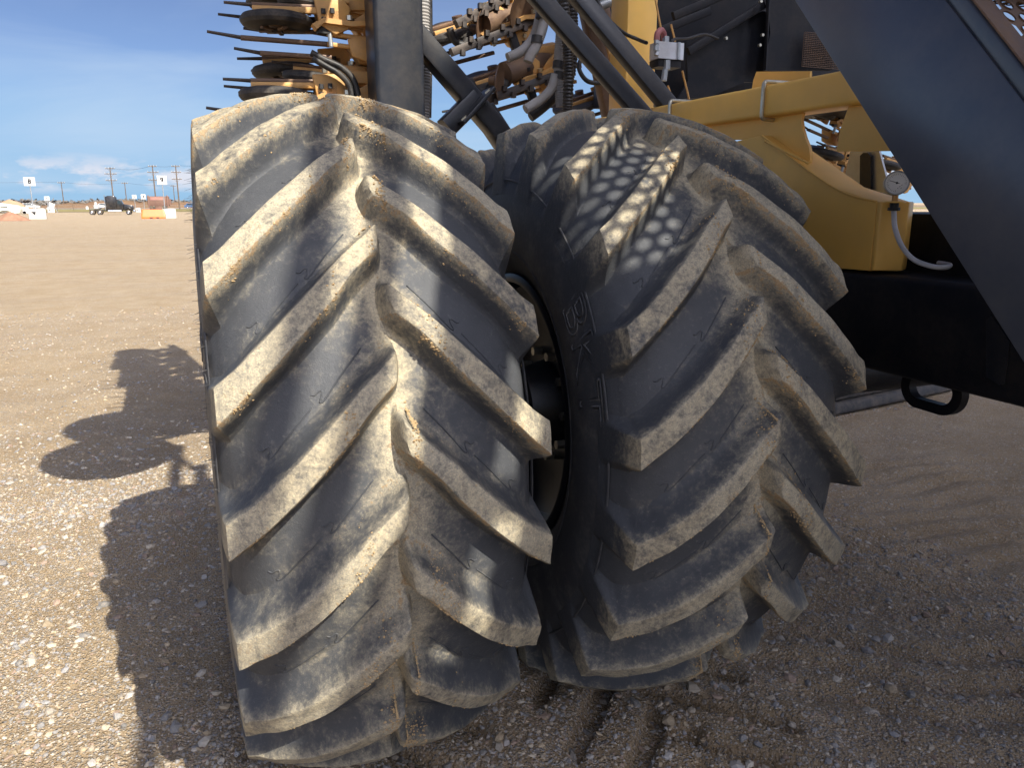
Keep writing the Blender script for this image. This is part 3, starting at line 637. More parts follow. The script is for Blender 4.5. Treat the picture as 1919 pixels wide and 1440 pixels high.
# slim rods beside the valve
for a, b in (((1258, 45), (1266, 78)), ((1279, 132), (1292, 186)), ((1252, 160), (1262, 190)), ((1228, -6), (1240, 58))):
    mb = MB(); mb.beam(onY(*a, 4.1), onY(*b, 4.1), .010, .010, up=(0, 1, 0), r=.003); part('control_rod', mb, 'tan')

# ------------------------------------------------------------------ hydraulic valve block with fittings
vp = onY(1257, 95, 4.0)
va = thing('valve_block', 'dusty aluminium hydraulic block with steel fittings beside the yellow post', 'hydraulic valve', vp)
def loc(mb, name, mat, root): return mb.build(name, M[mat], root)
mb = MB(); mb.box((0, .04, 0), (.165, .10, .088), r=.004); loc(mb, 'block_body', 'alu', va)
mb = MB(); mb.box((.045, -.014, 0), (.018, .012, .09)); loc(mb, 'clamp_band', 'galv', va)
mb = MB(); mb.box((0, .05, -.065), (.15, .10, .04)); loc(mb, 'mount_bracket', 'blackdark', va)
for c_, d_, r_, l_ in (((-.015, .03, .044), (0, 0, 1), .020, .035), ((-.02, .0, -.05), (0, 0, -1), .021, .05), ((-.028, .0, -.10), (-.12, 0, -1), .017, .06), ((-.092, .0, .03), (0, 0, 1), .016, .03), ((-.092, .0, -.005), (0, 0, 1), .018, .03), ((-.092, .0, -.03), (.4, 0, 1), .013, .03)):
    mb = MB(); mb.hexnut(c_, d_, r_, l_); loc(mb, 'fitting', 'galv', va)
mb = MB(); mb.tube([(-.092, 0, .05), (-.088, 0, .085), (-.06, .01, .105), (-.03, .03, .09), (-.01, .06, .06)], .017, 10); loc(mb, 'red_elbow_hose', 'hosered', va)
for k in range(1):
    mb = MB(); mb.tube([(.02, .03, .055), (.06, .05, .075), (.16, .08, .09), (.30, .12, .13), (.42, .15, .12)], .008, 8); loc(mb, 'cable', 'hoseblack', va)

# ------------------------------------------------------------------ hoses
hs_ = []
def hose(label, pts, r, mat, ribs=None, name='hose', grp='hoses behind the tyres', cat='hose'):
    P = [onY(a, b, Y) for a, b, Y in pts]; mb = MB(); mb.tube(P, r, 12, ribs); o = mb.build(name, M[mat]); tag(o, label, cat, grp); return o
RB = (.011, .10)
hose('grey ribbed air hose hanging straight down, leftmost of the vertical hoses', [(1054, -60, 4.5), (1052, 60, 4.5), (1048, 120, 4.5), (1052, 200, 4.5)], .034, 'hosegrey', (.012, .07), 'air_hose')
hose('black ribbed air hose hanging straight down right of the grey one', [(1052, -60, 4.4), (1062, 60, 4.4), (1066, 130, 4.4), (1064, 210, 4.4)], .033, 'hoseblack', (.018, .16), 'air_hose')
hose('black ribbed air hose, short, partly hidden behind the vertical hoses', [(1070, -60, 4.7), (1074, 50, 4.7), (1073, 110, 4.7), (1066, 150, 4.7)], .036, 'hoseblack', (.018, .16), 'air_hose')
hose('upper curved grey air hose bending left to an opener', [(1020, -40, 4.6), (1012, 30, 4.6), (1000, 70, 4.6), (978, 95, 4.6), (952, 108, 4.6)], .030, 'hosegrey', (.012, .06), 'air_hose')
hose('second curved air hose with black clamps just right of the upper grey one', [(1026, -20, 4.5), (1020, 40, 4.5), (1008, 80, 4.5), (994, 105, 4.5), (990, 116, 4.5)], .030, 'hosegrey', (.012, .06), 'air_hose')
hose('lower curved grey air hose running down behind the tyre tops', [(1042, 140, 4.5), (1034, 165, 4.5), (1016, 185, 4.5), (985, 205, 4.5)], .030, 'hosegrey', (.012, .06), 'air_hose')
hose('lower dark air hose beside the lower grey one', [(1052, 160, 4.6), (1040, 182, 4.6), (1015, 205, 4.6), (995, 220, 4.6)], .028, 'hoseblack', (.012, .06), 'air_hose')
for px_, py_, Y, r_, lb in ((1049, 122, 4.5, .038, 'upper black band clamp on the vertical grey hose'), (1050, 142, 4.5, .038, 'lower black band clamp on the vertical grey hose'), (1017, 28, 4.5, .035, 'black band clamp near the top of the curved grey hose'), (1008, 74, 4.5, .035, 'black band clamp low on the second curved hose')):
    a = onY(px_, py_ - 7, Y); b = onY(px_ - 2, py_ + 7, Y); mb = MB(); mb.cyl(a, b, r_, n=16)
    tag(mb.build('hose_clamp', M['hoseblack']), lb, 'hose clamp', 'band clamps on the air hoses')
hose('black looped cable between the two box braces', [(1106, 95, 4.2), (1090, 110, 4.2), (1086, 130, 4.2), (1102, 152, 4.2), (1132, 156, 4.2)], .013, 'hoseblack', None, 'looped_cable')
hose('thin black cable sagging across the yellow post to the valve', [(1100, -50, 4.15), (1130, 20, 4.1), (1165, 58, 4.1), (1195, 73, 4.1), (1212, 80, 4.0)], .010, 'hoseblack', None, 'thin_cable')
hose('dark corrugated hose right beside the black upright', [(790, -60, 4.25), (791, 60, 4.25), (793, 140, 4.25), (790, 230, 4.25)], .045, 'hosegrey', (.014, .10), 'air_hose')
hose('glossy black hose running up the right side of the black upright', [(800, -40, 4.4), (801, 80, 4.4), (799, 220, 4.4)], .030, 'hoseblack', None, 'hydraulic_hose')

# ------------------------------------------------------------------ pressure gauge and clear hose on the hitch box
gp = onX(1681, 343, XF + .015)
pg = thing('pressure_gauge', 'round white dial gauge on a brass stem above the hitch box', 'gauge', gp)
pg.scale = (1.32, 1.32, 1.32); gd = Vector((-.62, -.75, .12)).normalized(); R_ = Vector((0, 0, 1)).rotation_difference(gd).to_matrix().to_4x4()
def gl(mb, name, mat): mb.xf(R_); return mb.build(name, M[mat], pg)
mb = MB(); mb.lathe([(-.022, .001), (-.022, .030), (.002, .031), (.006, .0305), (.006, .028), (.002, .0275)], 32, 'Z'); gl(mb, 'gauge_case', 'galv')
mb = MB(); mb.lathe([(.0015, .0277), (.0016, .0005)], 32, 'Z'); df = gl(mb, 'dial', 'dial')
mb = MB()
for k in range(25):
    a = math.radians(-135 + 270 * k / 24); r0 = .0205 if k % 6 else .0185
    mb.beam((math.sin(a) * r0, math.cos(a) * r0, .0024), (math.sin(a) * .0235, math.cos(a) * .0235, .0024), .0007, .0004)
for a, b in ((-.006, -.012), (0, -.012), (.006, -.012), (0, -.017)): mb.beam((a - .0018, b, .0024), (a + .0018, b, .0024), .0010, .0004)
gl(mb, 'dial_marks', 'ink')
nd = MB(); nd.beam((.004, -.005, .0034), (-.010, .016, .0034), .0012, .0006); nd.cyl((0, 0, .002), (0, 0, .005), .0026, n=10); gl(nd, 'needle', 'ink')
mb = MB(); mb.cyl((0, 0, -.031), (0, 0, -.046), .008, n=10); mb.build('stem', M['tan'], pg)
mb = MB(); mb.cyl((0, 0, -.046), (0, 0, -.050), .026, n=20); mb.build('stem_flange', M['yellow'], pg)
mb = MB(); mb.cyl((0, 0, -.050), (0, 0, -.070), .011, n=12); mb.cyl((0, 0, -.062), (0, 0, -.070), .015, n=8); mb.build('hose_fitting', M['ink'], pg)
P = [gp + Vector((0, 0, -.086))] + [onX(a, b, X) for a, b, X in ((1676, 405, XF + .012), (1678, 428, XF + .005), (1690, 460, XF + .005), (1712, 486, XF + .015), (1745, 499, XF + .04), (1772, 501, XF + .08), (1780, 497, XF + .12), (1760, 493, XF + .16))]
mb = MB(); mb.tube(P, .0085, 12); tag(mb.build('clear_hose', M['clear']), 'milky clear plastic hose curving from the gauge down onto the black beam', 'hose')
# galvanised bracket with black strap behind the box
br = thing('stand_bracket', 'grey galvanised trapezoid bracket with black strap behind the hitch box', 'bracket', onX(1625, 330, XF + .42))
mb = MB(); bp = br.location
pl = [onX(a, b, XF + .42) - bp for a, b in ((1594, 283), (1648, 283), (1672, 372), (1575, 372))]; mb.prism(pl, (0, 0, 0), (.01, 0, 0)); mb.build('bracket_plate', M['galv'], br)
mb = MB(); pl = [onX(a, b, XF + .405) - bp for a, b in ((1612, 292), (1618, 286), (1627, 286), (1632, 293), (1632, 376), (1611, 376))]; mb.prism(pl, (0, 0, 0), (.01, 0, 0)); st_ = mb.build('strap', M['black'], br)
# ------------------------------------------------------------------ folded openers (row units): local -X is the soil side, Z is across
def row_unit(name='row_unit'):
    root = thing(name, 'x', 'row unit')
    def bp_(n, mb, mat): return mb.build(n, M[mat], root)
    mb = MB(); mb.lathe([(-.028, .060), (-.034, .10), (-.033, .135), (-.024, .168), (-.008, .180), (.008, .180), (.024, .168), (.033, .135), (.034, .10), (.028, .060)], 36, 'Z', (-.22, -.02, .02)); gw = bp_('gauge_wheel', mb, 'wheelrub')
    mb = MB(); mb.lathe([(-.026, .001), (-.030, .03), (-.014, .05), (-.030, .075), (-.026, .105), (.026, .105), (.02, .001)], 28, 'Z', (-.22, -.02, .02)); mb.build('wheel_hub', M['rust'], gw)
    for k in range(5):
        a = 2 * PI * k / 5; mb = MB(); mb.beam((-.22 + .03 * math.cos(a), -.02 + .03 * math.sin(a), -.022), (-.22 + .10 * math.cos(a), -.02 + .10 * math.sin(a), -.022), .025, .012); mb.build('spoke', M['rust'], gw)
    mb = MB(); mb.lathe([(.086, .001), (.080, .06), (.066, .12), (.046, .195), (.043, .195), (.062, .12), (.076, .06), (.082, .001)], 40, 'Z', (-.20, .10, .0)); bp_('disc_blade', mb, 'darkdisc')
    mb = MB(); mb.cyl((-.10, .1, .05), (-.10, .1, .10), .035, n=16); bp_('disc_hub', mb, 'rust')
    # knives and scrapers reaching out past the discs
    for z0, z1, l, t in ((-.10, -.075, .56, .0), (-.165, -.145, .44, 0), (.075, .065, .47, 0)):
        mb = MB(); mb.beam((.04, -.06, z0 + .02), (-l * .72, -.06, (z0 + z1) / 2 + .012), .034, .022, r=.005); k_ = bp_('knife', mb, 'rust')
        mb = MB(); mb.cyl((-l * .70, -.06, (z0 + z1) / 2 + .012), (-l, -.06, z1 + .018), .010, .007, 8); mb.build('knife_tip', M['darkdisc'], k_)
    # trailing arm, ribbed scraper, knuckle box
    mb = MB(); mb.beam((-.34, -.10, .055), (.02, -.10, .070), .030, .030); bp_('trailing_arm', mb, 'tan')
    mb = MB(); mb.prism([(-.04, -.13, .12), (.10, -.13, .13), (.14, -.13, .09), (.13, -.13, -.01), (.06, -.13, -.045), (-.02, -.13, .0)], (0, 0, 0), (0, .03, 0)); kn = bp_('knuckle_plate', mb, 'tan'); bevel_obj(kn, .006)
    mb = MB(); mb.prism([(-.03, .02, .11), (.12, .02, .12), (.15, .02, .08), (.12, .02, -.02), (0, .02, -.01)], (0, 0, 0), (0, .025, 0)); kn = bp_('knuckle_plate', mb, 'tan'); bevel_obj(kn, .005)
    mb = MB(); mb.beam((-.02, -.05, .115), (.14, -.05, .125), .10, .018); bp_('knuckle_cap', mb, 'tan')
    for a in ((-.0, -.134, .06), (.045, -.134, .065), (.0, -.134, .02)): mb = MB(); mb.box((a[0], a[1] - .01, a[2]), (.022, .02, .024)); bp_('square_bolt', mb, 'ink')
    # parallel links back to the toolbar, with bent gusset
    for z in (-.035, -.085): mb = MB(); mb.beam((.02, -.09, z), (.40, -.09, z - .02), .026, .022); bp_('parallel_link', mb, 'tan')
    mb = MB(); mb.prism([(.12, -.12, -.06), (.16, -.12, -.045), (.26, -.12, -.043), (.36, -.12, -.075), (.31, -.12, -.155), (.25, -.12, -.175), (.14, -.12, -.14)], (0, 0, 0), (0, .016, 0)); gp_ = bp_('link_plate', mb, 'tan'); bevel_obj(gp_, .004)
    mb = MB(); mb.hexnut((.245, -.121, -.085), (0, -1, 0), .013, .016); bp_('hex_bolt', mb, 'zinc')
    mb = MB(); mb.box((.235, -.127, -.12), (.026, .014, .014)); bp_('lock_tab', mb, 'ink')
    for a in ((.03, -.09, .135), (.30, -.09, .02), (.36, -.09, -.09)): mb = MB(); mb.hexnut(a, (0, 0, 1), .014, .022); bp_('hex_bolt', mb, 'zinc')
    mb = MB(); mb.prism([(.16, -.10, .04), (.26, -.10, .10), (.36, -.10, .12), (.38, -.10, .07), (.32, -.10, .03), (.28, -.10, .045), (.20, -.10, .0)], (0, 0, 0), (0, .02, 0)); gp_ = bp_('lever_plate', mb, 'tan'); bevel_obj(gp_, .004)
    mb = MB(); mb.tube([(.16, .0, .055), (.24, .0, .06), (.36, .0, .06)], .018, 10, (.012, .14)); bp_('down_spring', mb, 'rust')
    mb = MB(); mb.cyl((.03, -.11, -.03), (.035, -.11, -.10), .012, n=10); bp_('steel_pin', mb, 'galv')
    mb = MB(); mb.box((.0, -.10, -.02), (.06, .05, .04)); bp_('cylinder_end', mb, 'ink')
    mb = MB(); mb.prism([(-.06, -.16, -.005), (.0, -.16, .028), (.14, -.16, .020), (.26, -.16, .035), (.42, -.16, .008), (.42, -.16, -.016), (.26, -.16, .012), (.14, -.16, -.004), (.0, -.16, .004), (-.04, -.16, -.03)], (0, 0, 0), (0, .07, 0)); bp_('bent_bar', mb, 'tan')
    mb = MB(); mb.prism([(.10, -.06, .14), (.20, -.06, .16), (.34, -.06, .15), (.40, -.06, .10), (.30, -.06, .085), (.24, -.06, .10), (.12, -.06, .09)], (0, 0, 0), (0, .12, 0)); gp_ = bp_('mount_casting', mb, 'tan'); bevel_obj(gp_, .006)
    mb = MB(); mb.prism([(.14, -.02, -.06), (.30, -.02, -.05), (.40, -.02, -.10), (.34, -.02, -.17), (.20, -.02, -.16)], (0, 0, 0), (0, .10, 0)); gp_ = bp_('mount_casting', mb, 'tan'); bevel_obj(gp_, .006)
    for a in ((.13, -.165, .016), (.33, -.165, .02)): mb = MB(); mb.hexnut((a[0], a[1] + .03, a[2] + .012), (0, 0, 1), .016, .022); bp_('hex_bolt', mb, 'zinc')
    mb = MB(); mb.box((.06, -.10, .035), (.05, .06, .07)); bp_('pivot_block', mb, 'ink')
    return root
proto = row_unit()
def place_unit(o, p, rot, label, group, s=1.0):
    o.location = p; o.rotation_euler = rot; o.scale = (s, s, s); o['label'] = label; o['category'] = 'row unit'; o['group'] = group
UX, UY, UZ0, UP = onY(590, 20, 4.35).x, 4.40, onY(560, 46, 4.35).z, .365
GL = 'row units folded up on the left wing'
for k in range(11):
    o = proto if k == 0 else copy_tree(proto)
    lab = ['lower tan row unit with dark gauge wheel, just above the near tyre', 'upper tan row unit with gauge wheel, left of the black upright', 'topmost row unit cut by the top edge of the picture'][k] if k < 3 else 'row unit higher up the folded wing, number ' + ['one', 'two', 'three', 'four', 'five', 'six', 'seven', 'eight'][k - 3] + ' above the picture edge'
    place_unit(o, (UX + .04 * math.sin(k * 2.1) + .07 * max(0, k - 2), UY + .03 * math.sin(k * 1.3), UZ0 + (k - 1) * UP), (0, math.radians(2 * math.sin(k * 3.3)), 0), lab, GL)
for k in range(3):
    o = copy_tree(proto); place_unit(o, (UX + .10, UY + .42, UZ0 + (k - .45) * UP), (0, math.radians(-4), 0), ['row unit of the rear rank just above the near tyre, half hidden', 'row unit of the rear rank, between the two front gauge wheels', 'row unit of the rear rank at the top edge, half hidden'][k], 'row units of the rear rank on the left wing')
for k in range(3):
    o = copy_tree(proto); place_unit(o, (UX + .16, UY + .12, UZ0 + (k - .72) * UP), (math.radians(4), math.radians(5), 0), ['row unit tucked behind the lower hydraulic hoses beside the black upright', 'row unit tucked behind the upper bent bar beside the black upright', 'row unit tucked in at the top edge beside the black upright'][k], 'row units of the middle rank on the left wing', .82)
# wing toolbar the units hang from, and two lift hoses
mb = MB(); mb.beam((UX + .40, UY, 1.4), (UX + .95, UY, 6.4), .10, .10, up=(0, 1, 0)); tag(mb.build('wing_toolbar', M['rust']), 'brown square wing toolbar standing behind the black upright', 'toolbar')
mb = MB(); mb.beam((UX + .305, UY - .16, 1.9), (UX + .305, UY - .16, 4.9), .028, .02, up=(0, 1, 0)); tag(mb.build('mounting_strip', M['tan']), 'narrow tan mounting strip left of the black upright', 'strip')
hose('upper of two black hydraulic hoses curving down from the left row units', [(583, 98, 4.2), (610, 112, 4.2), (640, 126, 4.2), (662, 148, 4.2), (672, 180, 4.2)], .016, 'hoseblack', None, 'hydraulic_hose')
hose('lower of two black hydraulic hoses curving down from the left row units', [(586, 108, 4.2), (612, 124, 4.2), (636, 138, 4.2), (654, 158, 4.2), (662, 186, 4.2)], .016, 'hoseblack', None, 'hydraulic_hose')
# two large castor wheels carried high on the folded wing; only their shadow falls in view
for (gx_, gy_, lab) in ((-.78, 6.95, 'higher of two large castor wheels on the folded wing above the tyre'), (-.80, 6.10, 'lower of two large castor wheels on the folded wing above the tyre')):
    t_ = 4.1; cw_ = thing('castor_wheel', lab, 'wheel', (gx_ + .33 * t_, gy_ - t_, t_), 'castor wheels of the folded wing')
    mb = MB(); mb.lathe([(-.12, .22), (-.14, .34), (-.10, .42), (0, .45), (.10, .42), (.14, .34), (.12, .22)], 48, 'Z'); mb.build('castor_tyre', M['wheelrub'], cw_)
    mb = MB(); mb.lathe([(-.11, .23), (-.03, .20), (-.05, .06), (-.05, .001)], 32, 'Z'); mb.lathe([(.11, .23), (.03, .20), (.05, .06), (.05, .001)], 32, 'Z'); mb.build('castor_rim', M['tan'], cw_)
    mb = MB(); mb.beam((0, 0, .1), (.55, .35, .1), .07, .05); mb.beam((.55, .35, .1), (.55, 1.3 - (gy_ - 6.95), .1), .07, .07); mb.build('castor_arm', M['tan'], cw_)
# second group seen between the uprights, tilted
GR = 'row units folded up on the far wing'
spots = [((900, 55), 5.3, 'tilted row unit with brown discs at the top, right of the diagonal brace', 1.05), ((965, 148), 5.3, 'lower tilted row unit with brown disc, just right of the brace flange', 1.05),
         ((1120, 190), 5.9, 'tilted row unit just above the shaded tyre, between hose and box brace', 1.0)]
for (px_, py_), Y, lab, s in spots:
    o = copy_tree(proto); place_unit(o, onY(px_, py_, Y), (math.radians(14), math.radians(-17), 0), lab, GR, s)
def disc(px_, py_, Y, r, rx, ry, lab):
    mb = MB(); mb.lathe([(.03, .001), (.028, r * .3), (.018, r * .6), (0, r), (-.004, r), (.012, r * .6), (.02, r * .3), (.022, .001)], 40, 'Y'); mb.cyl((0, .02, 0), (0, .07, 0), .03, n=12)
    o = mb.build('disc_blade', M['rust'], None, onY(px_, py_, Y), rot=(rx, 0, ry)); return tag(o, lab, 'disc', 'brown discs of the far wing')
disc(937, 152, 5.0, .115, .1, 1.0, 'brown disc blade standing nearly face on, beside the lower curved hose')
disc(902, 55, 5.1, .115, .1, 1.0, 'brown disc blade below the top left opener of the far wing')
disc(985, 10, 5.1, .16, .5, .7, 'larger dusty disc blade cut by the top edge')
for (a, b, lab) in (((945, 138), (1035, 108), 'lower dark roller tube behind the curved hoses'), ((905, 45), (985, 18), 'upper dark roller tube under the far wing')):
    mb = MB(); mb.cyl(onY(*a, 5.15), onY(*b, 5.3), .075, n=24); tag(mb.build('packer_roller', M['rust']), lab, 'roller', 'packer rollers')
for (pts, lab) in (([(843, 52), (852, 75), (868, 84), (876, 72)], 'upper black elbow pipe below the far wing opener'), ([(880, 148), (892, 168), (908, 176), (918, 162)], 'lower black elbow pipe below the far wing opener')):
    mb = MB(); mb.tube([onY(a, b, 5.1) for a, b in pts], .024, 12); tag(mb.build('elbow_pipe', M['hoseblack']), lab, 'pipe', 'elbow pipes')
mb = MB(); mb.beam(onY(957, 60, 5.2), onY(1004, 200, 5.2), .055, .055, up=(0, 1, 0)); tag(mb.build('support_bar', M['blackdark']), 'dark slanted support bar crossing behind the curved hoses', 'bar')
for (a, b, lab) in (((846, 98), (1000, 38), 'upper long dark toothed bar rising to the right'), ((905, 190), (1075, 128), 'lower long dark toothed bar rising to the right'), ((855, 45), (960, -10), 'topmost toothed bar of the far wing')):
    mb = MB(); A_, B_ = onY(*a, 5.0), onY(*b, 5.2); mb.beam(A_, B_, .05, .035, up=(0, 1, 0))
    for k in range(9):
        p = A_.lerp(B_, .12 + .095 * k); mb.box(p + Vector((0, -.02, .03 * (1 if k % 2 else -1))), (.03, .04, .035))
    tag(mb.build('toothed_bar', M['darkdisc']), lab, 'bar', 'toothed bars of the far wing')
# third group, seen through the gap in the yellow frame
for (px_, py_), Y, lab in (((1545, 225), 5.6, 'row unit glimpsed through the gap in the yellow frame, upper'), ((1560, 300), 5.6, 'row unit glimpsed through the gap in the yellow frame, lower'), ((1665, 318), 5.6, 'row unit glimpsed behind the dial gauge')):
    o = copy_tree(proto); place_unit(o, onY(px_, py_, Y), (math.radians(10), math.radians(8), math.radians(20)), lab, 'row units behind the yellow frame', .95)
mb = MB(); mb.prism([onY(a, b, 5.9) for a, b in ((1500, 285), (1590, 292), (1620, 330), (1610, 350), (1555, 352), (1515, 330))], (0, 0, 0), (0, .03, 0)); tag(mb.build('tan_plate', M['tan']), 'dusty tan plate seen through the gap in the yellow frame', 'plate')

# ------------------------------------------------------------------ access steps: black stringer at the right edge
stp = thing('access_steps', 'steep black access steps with wide side plate at the right edge of the picture', 'steps', (1.85, 1.8, 0))
def sp(name, mb, mat): return part(name, mb, mat, stp)
SX = 1.85; e0 = Vector((SX, 2.212, 2.453)); e1 = Vector((SX, 1.277, 1.426)); sd = (e1 - e0).normalized(); sn = Vector((0, sd.z, -sd.y)); sn = sn if sn.y < 0 else -sn
lo0 = e0 - sd * .16; lo1 = e1 + sd * 1.25
def stringer(x, th):
    mb = MB(); pl = [lo0, lo1, lo1 + sn * .345, lo0 + sn * .345]; mb.prism([Vector((x, p.y, p.z)) for p in pl], (0, 0, 0), (th, 0, 0)); return mb
sw_ = sp('stringer', stringer(SX, .012), 'bluegloss'); bevel_obj(sw_, .003)
mb = MB(); pl = [lo0 + sn * .003, lo1 + sn * .003]; mb.beam(Vector((SX + .035, pl[0].y, pl[0].z)), Vector((SX + .035, pl[1].y, pl[1].z)), .050, .010, up=sn, r=.003); sp('stringer_flange', mb, 'bluegloss')
mb = MB(); mb.beam(Vector((SX + .028, lo0.y, lo0.z)) + sn * .362, Vector((SX + .028, lo1.y, lo1.z)) + sn * .362, .040, .055, up=sn, r=.012, n=4); sp('stringer_lip', mb, 'bluegloss')
mb = MB(); mb.beam(Vector((SX + .665, lo0.y, lo0.z)) + sn * .06, Vector((SX + .665, lo1.y, lo1.z)) + sn * .06, .03, .12, up=sn, r=.004); sw2 = sp('far_stringer', mb, 'black')
def perforated(cx, cy, z, w, l, pitch, r, th=.004, keep=None, sy=1.0):
    """plate of hexagonally staggered round holes, real openings"""
    mb = MB(); l = l / sy; nyr = int(l / (pitch * .866)); nxr = int(w / pitch)
    for j in range(nyr):
        for i in range(nxr):
            x = -w / 2 + pitch * (i + .5 + (.5 if j % 2 else 0)); y = -l / 2 + pitch * .866 * (j + .5)
            hx = [(pitch / 2 / math.cos(PI / 6) * math.cos(PI / 6 + PI / 3 * k), pitch / 2 / math.cos(PI / 6) * math.sin(PI / 6 + PI / 3 * k)) for k in range(6)]
            out_ = []
            for k in range(6): out_ += [hx[k], ((hx[k][0] + hx[(k + 1) % 6][0]) / 2, (hx[k][1] + hx[(k + 1) % 6][1]) / 2)]
            if keep is not None and not keep(i, j): mb.add([(x + a, y + b, 0) for a, b in hx], [tuple(range(6))]); continue
            inn = [(r * math.cos(PI / 6 + 2 * PI * k / 12), r * math.sin(PI / 6 + 2 * PI * k / 12)) for k in range(12)]
            V = [(x + a, y + b, 0) for a, b in out_] + [(x + a, y + b, 0) for a, b in inn] + [(x + a, y + b, -th) for a, b in inn]
            mb.add(V, [(k, (k + 1) % 12, 12 + (k + 1) % 12, 12 + k) for k in range(12)] + [(12 + k, 12 + (k + 1) % 12, 24 + (k + 1) % 12, 24 + k) for k in range(12)])
    mb.xf(Matrix.Translation((cx, cy, z)) @ Matrix.Diagonal((1, sy, 1, 1))); return mb
for k in range(9):
    c_ = lo0 + sn * .36 + sd * (.06 + .265 * k)
    mb = perforated(SX + .335, c_.y, c_.z, .62, .26, .046, .016); sp('perforated_tread', mb, 'rust')
    mb = MB(); mb.beam((SX + .02, c_.y - .135, c_.z - .018), (SX + .65, c_.y - .135, c_.z - .018), .006, .04); sp('tread_nosing', mb, 'blackdark')
cpb = Vector((SX + .36, e0.y, e0.z)) + sd * .70 + sn * .405
mb = perforated(0, 0, 0, .66, 1.2, .058, .0185); mb.beam((-.352, -.6, 0), (-.352, .6, 0), .07, .006, r=.002); MR = Matrix((Vector((1, 0, 0)), sd, Vector((1, 0, 0)).cross(sd))).transposed().to_4x4(); mb.xf(Matrix.Translation(cpb) @ MR); sp('perforated_back', mb, 'rust')
for x in (SX - .02, SX + .68):
    a, b = Vector((x, lo0.y, lo0.z)) + sn * .15, Vector((x, lo1.y, lo1.z)) + sn * .15
    mb = MB(); mb.tube([a + Vector((0, 0, .02)), a + Vector((0, 0, .9)), a.lerp(b, .5) + Vector((0, 0, .9)), b + Vector((0, -.05, .86)), b + Vector((0, -.05, .1))], .017, 10) if x > SX + .1 else None
    if mb.V: sp('handrail', mb, 'yellow')

# ------------------------------------------------------------------ unseen tank with catwalk, added out of frame to shade the right-hand tyre
tk = thing('shade_tank', 'unseen black tank with railed catwalk, added behind the camera to shade the tyre', 'tank', (4, -2.4, 0))
def tp(name, mb, mat): return part(name, mb, mat, tk)
ZD = 5.0; X0, X1, Y0, Y1 = 1.63, 6.2, -5.6, .15
mb = MB(); mb.box((4.0, -3.4, 3.75), (1.7, 3.6, 2.35), r=.08); tp('tank_body', mb, 'blackdark')
mb = MB(); q_ = [(3.2, -5.1), (4.8, -5.1), (4.8, -1.7), (3.2, -1.7)]; b_ = [(3.7, -3.7), (4.3, -3.7), (4.3, -3.1), (3.7, -3.1)]
mb.add([(x, y, 2.57) for x, y in q_] + [(x, y, 1.5) for x, y in b_], [(i, (i + 1) % 4, 4 + (i + 1) % 4, 4 + i) for i in range(4)] + [(4, 5, 6, 7)]); tp('tank_hopper', mb, 'blackdark')
for x, y in ((3.3, -5.0), (4.7, -5.0), (3.3, -1.8), (4.7, -1.8)):
    mb = MB(); mb.beam((x, y, -.02), (x, y, 2.6), .12, .12, up=(0, 1, 0)); tp('tank_leg', mb, 'yellow')
# catwalk planks; gaps and the added perforated landing below shape light patches on tyres
def plank(xa, xb, ya, yb): mb = MB(); mb.box(((xa + xb) / 2, (ya + yb) / 2, ZD - .012), (xb - xa, yb - ya, .024), r=.002); tp('deck_plank', mb, 'blackdark')
plank(1.63, 1.865, Y0, Y1); plank(2.57, 3.6, Y0, Y1); plank(1.955, 2.565, Y0, -1.46); plank(1.955, 2.565, -.66, Y1); plank(2.34, 2.565, -1.455, -.665); plank(1.87, 1.95, -1.70, Y1); plank(1.87, 1.95, Y0, -2.62); plank(1.87, 1.95, -2.30, -2.16)
mb = perforated(1.80, .32, 3.6, .74, 1.10, .058, .0195, sy=1.45); tp('dapple_landing', mb, 'blackdark')  # added unseen plate, holes sized to dapple the right tyre with sun
for xa_, ya_, xb_, yb_ in ((1.43, -.24, 1.43, .88), (2.18, -.24, 2.18, .88), (1.43, -.24, 2.18, -.24), (1.43, .88, 2.18, .88)): mb = MB(); mb.beam((xa_, ya_, 3.58), (xb_, yb_, 3.58), .02, .05); tp('landing_frame', mb, 'blackdark')
for xa_, ya_ in ((1.43, -.24), (2.18, -.24)): mb = MB(); mb.beam((xa_ + .3, ya_ - .2, ZD - .1), (xa_, ya_, 3.6), .03, .03); tp('landing_hanger', mb, 'blackdark')
for y in (-5.4, -3.6, -1.62, -.54, .05): mb = MB(); mb.beam((1.66, y, ZD - .075), (2.82, y, ZD - .075), .05, .10); tp('deck_bearer', mb, 'blackdark')
for x, z in ((1.645, ZD + 1.0), (1.645, ZD + .5)): mb = MB(); mb.cyl((x, Y0, z), (x, Y1, z), .044, n=14); tp('rail', mb, 'yellow')
for y in (-5.5, -4.4, -.05): mb = MB(); mb.cyl((1.645, y, ZD - .05), (1.645, y, ZD + 1.0), .022, n=12); tp('rail_post', mb, 'yellow')

# ------------------------------------------------------------------ added bin, unseen behind the camera: its shadow covers the right of the yard
gb = thing('shade_bin', 'unseen corrugated galvanised bin added behind the camera, its shadow covering the right of the yard', 'added shade caster', (8.45, -8.3, 0))
prof_ = [((i * .11), 3.25 + (.03 if i % 2 else -.03)) for i in range(132)]
mb = MB(); mb.lathe(prof_, 72, 'Z'); mb.build('bin_wall', M['galv'], gb)
mb = MB(); mb.lathe([(14.4, 3.35), (15.6, .4), (15.8, .4), (15.8, .001)], 72, 'Z'); rf_ = mb.build('bin_roof', M['galv'], gb)
for k in range(12):
    a = 2 * PI * k / 12; mb = MB(); mb.beam((3.35 * math.cos(a), 3.35 * math.sin(a), 14.43), (.4 * math.cos(a), .4 * math.sin(a), 15.63), .06, .08); mb.build('roof_rib', M['galv'], rf_)
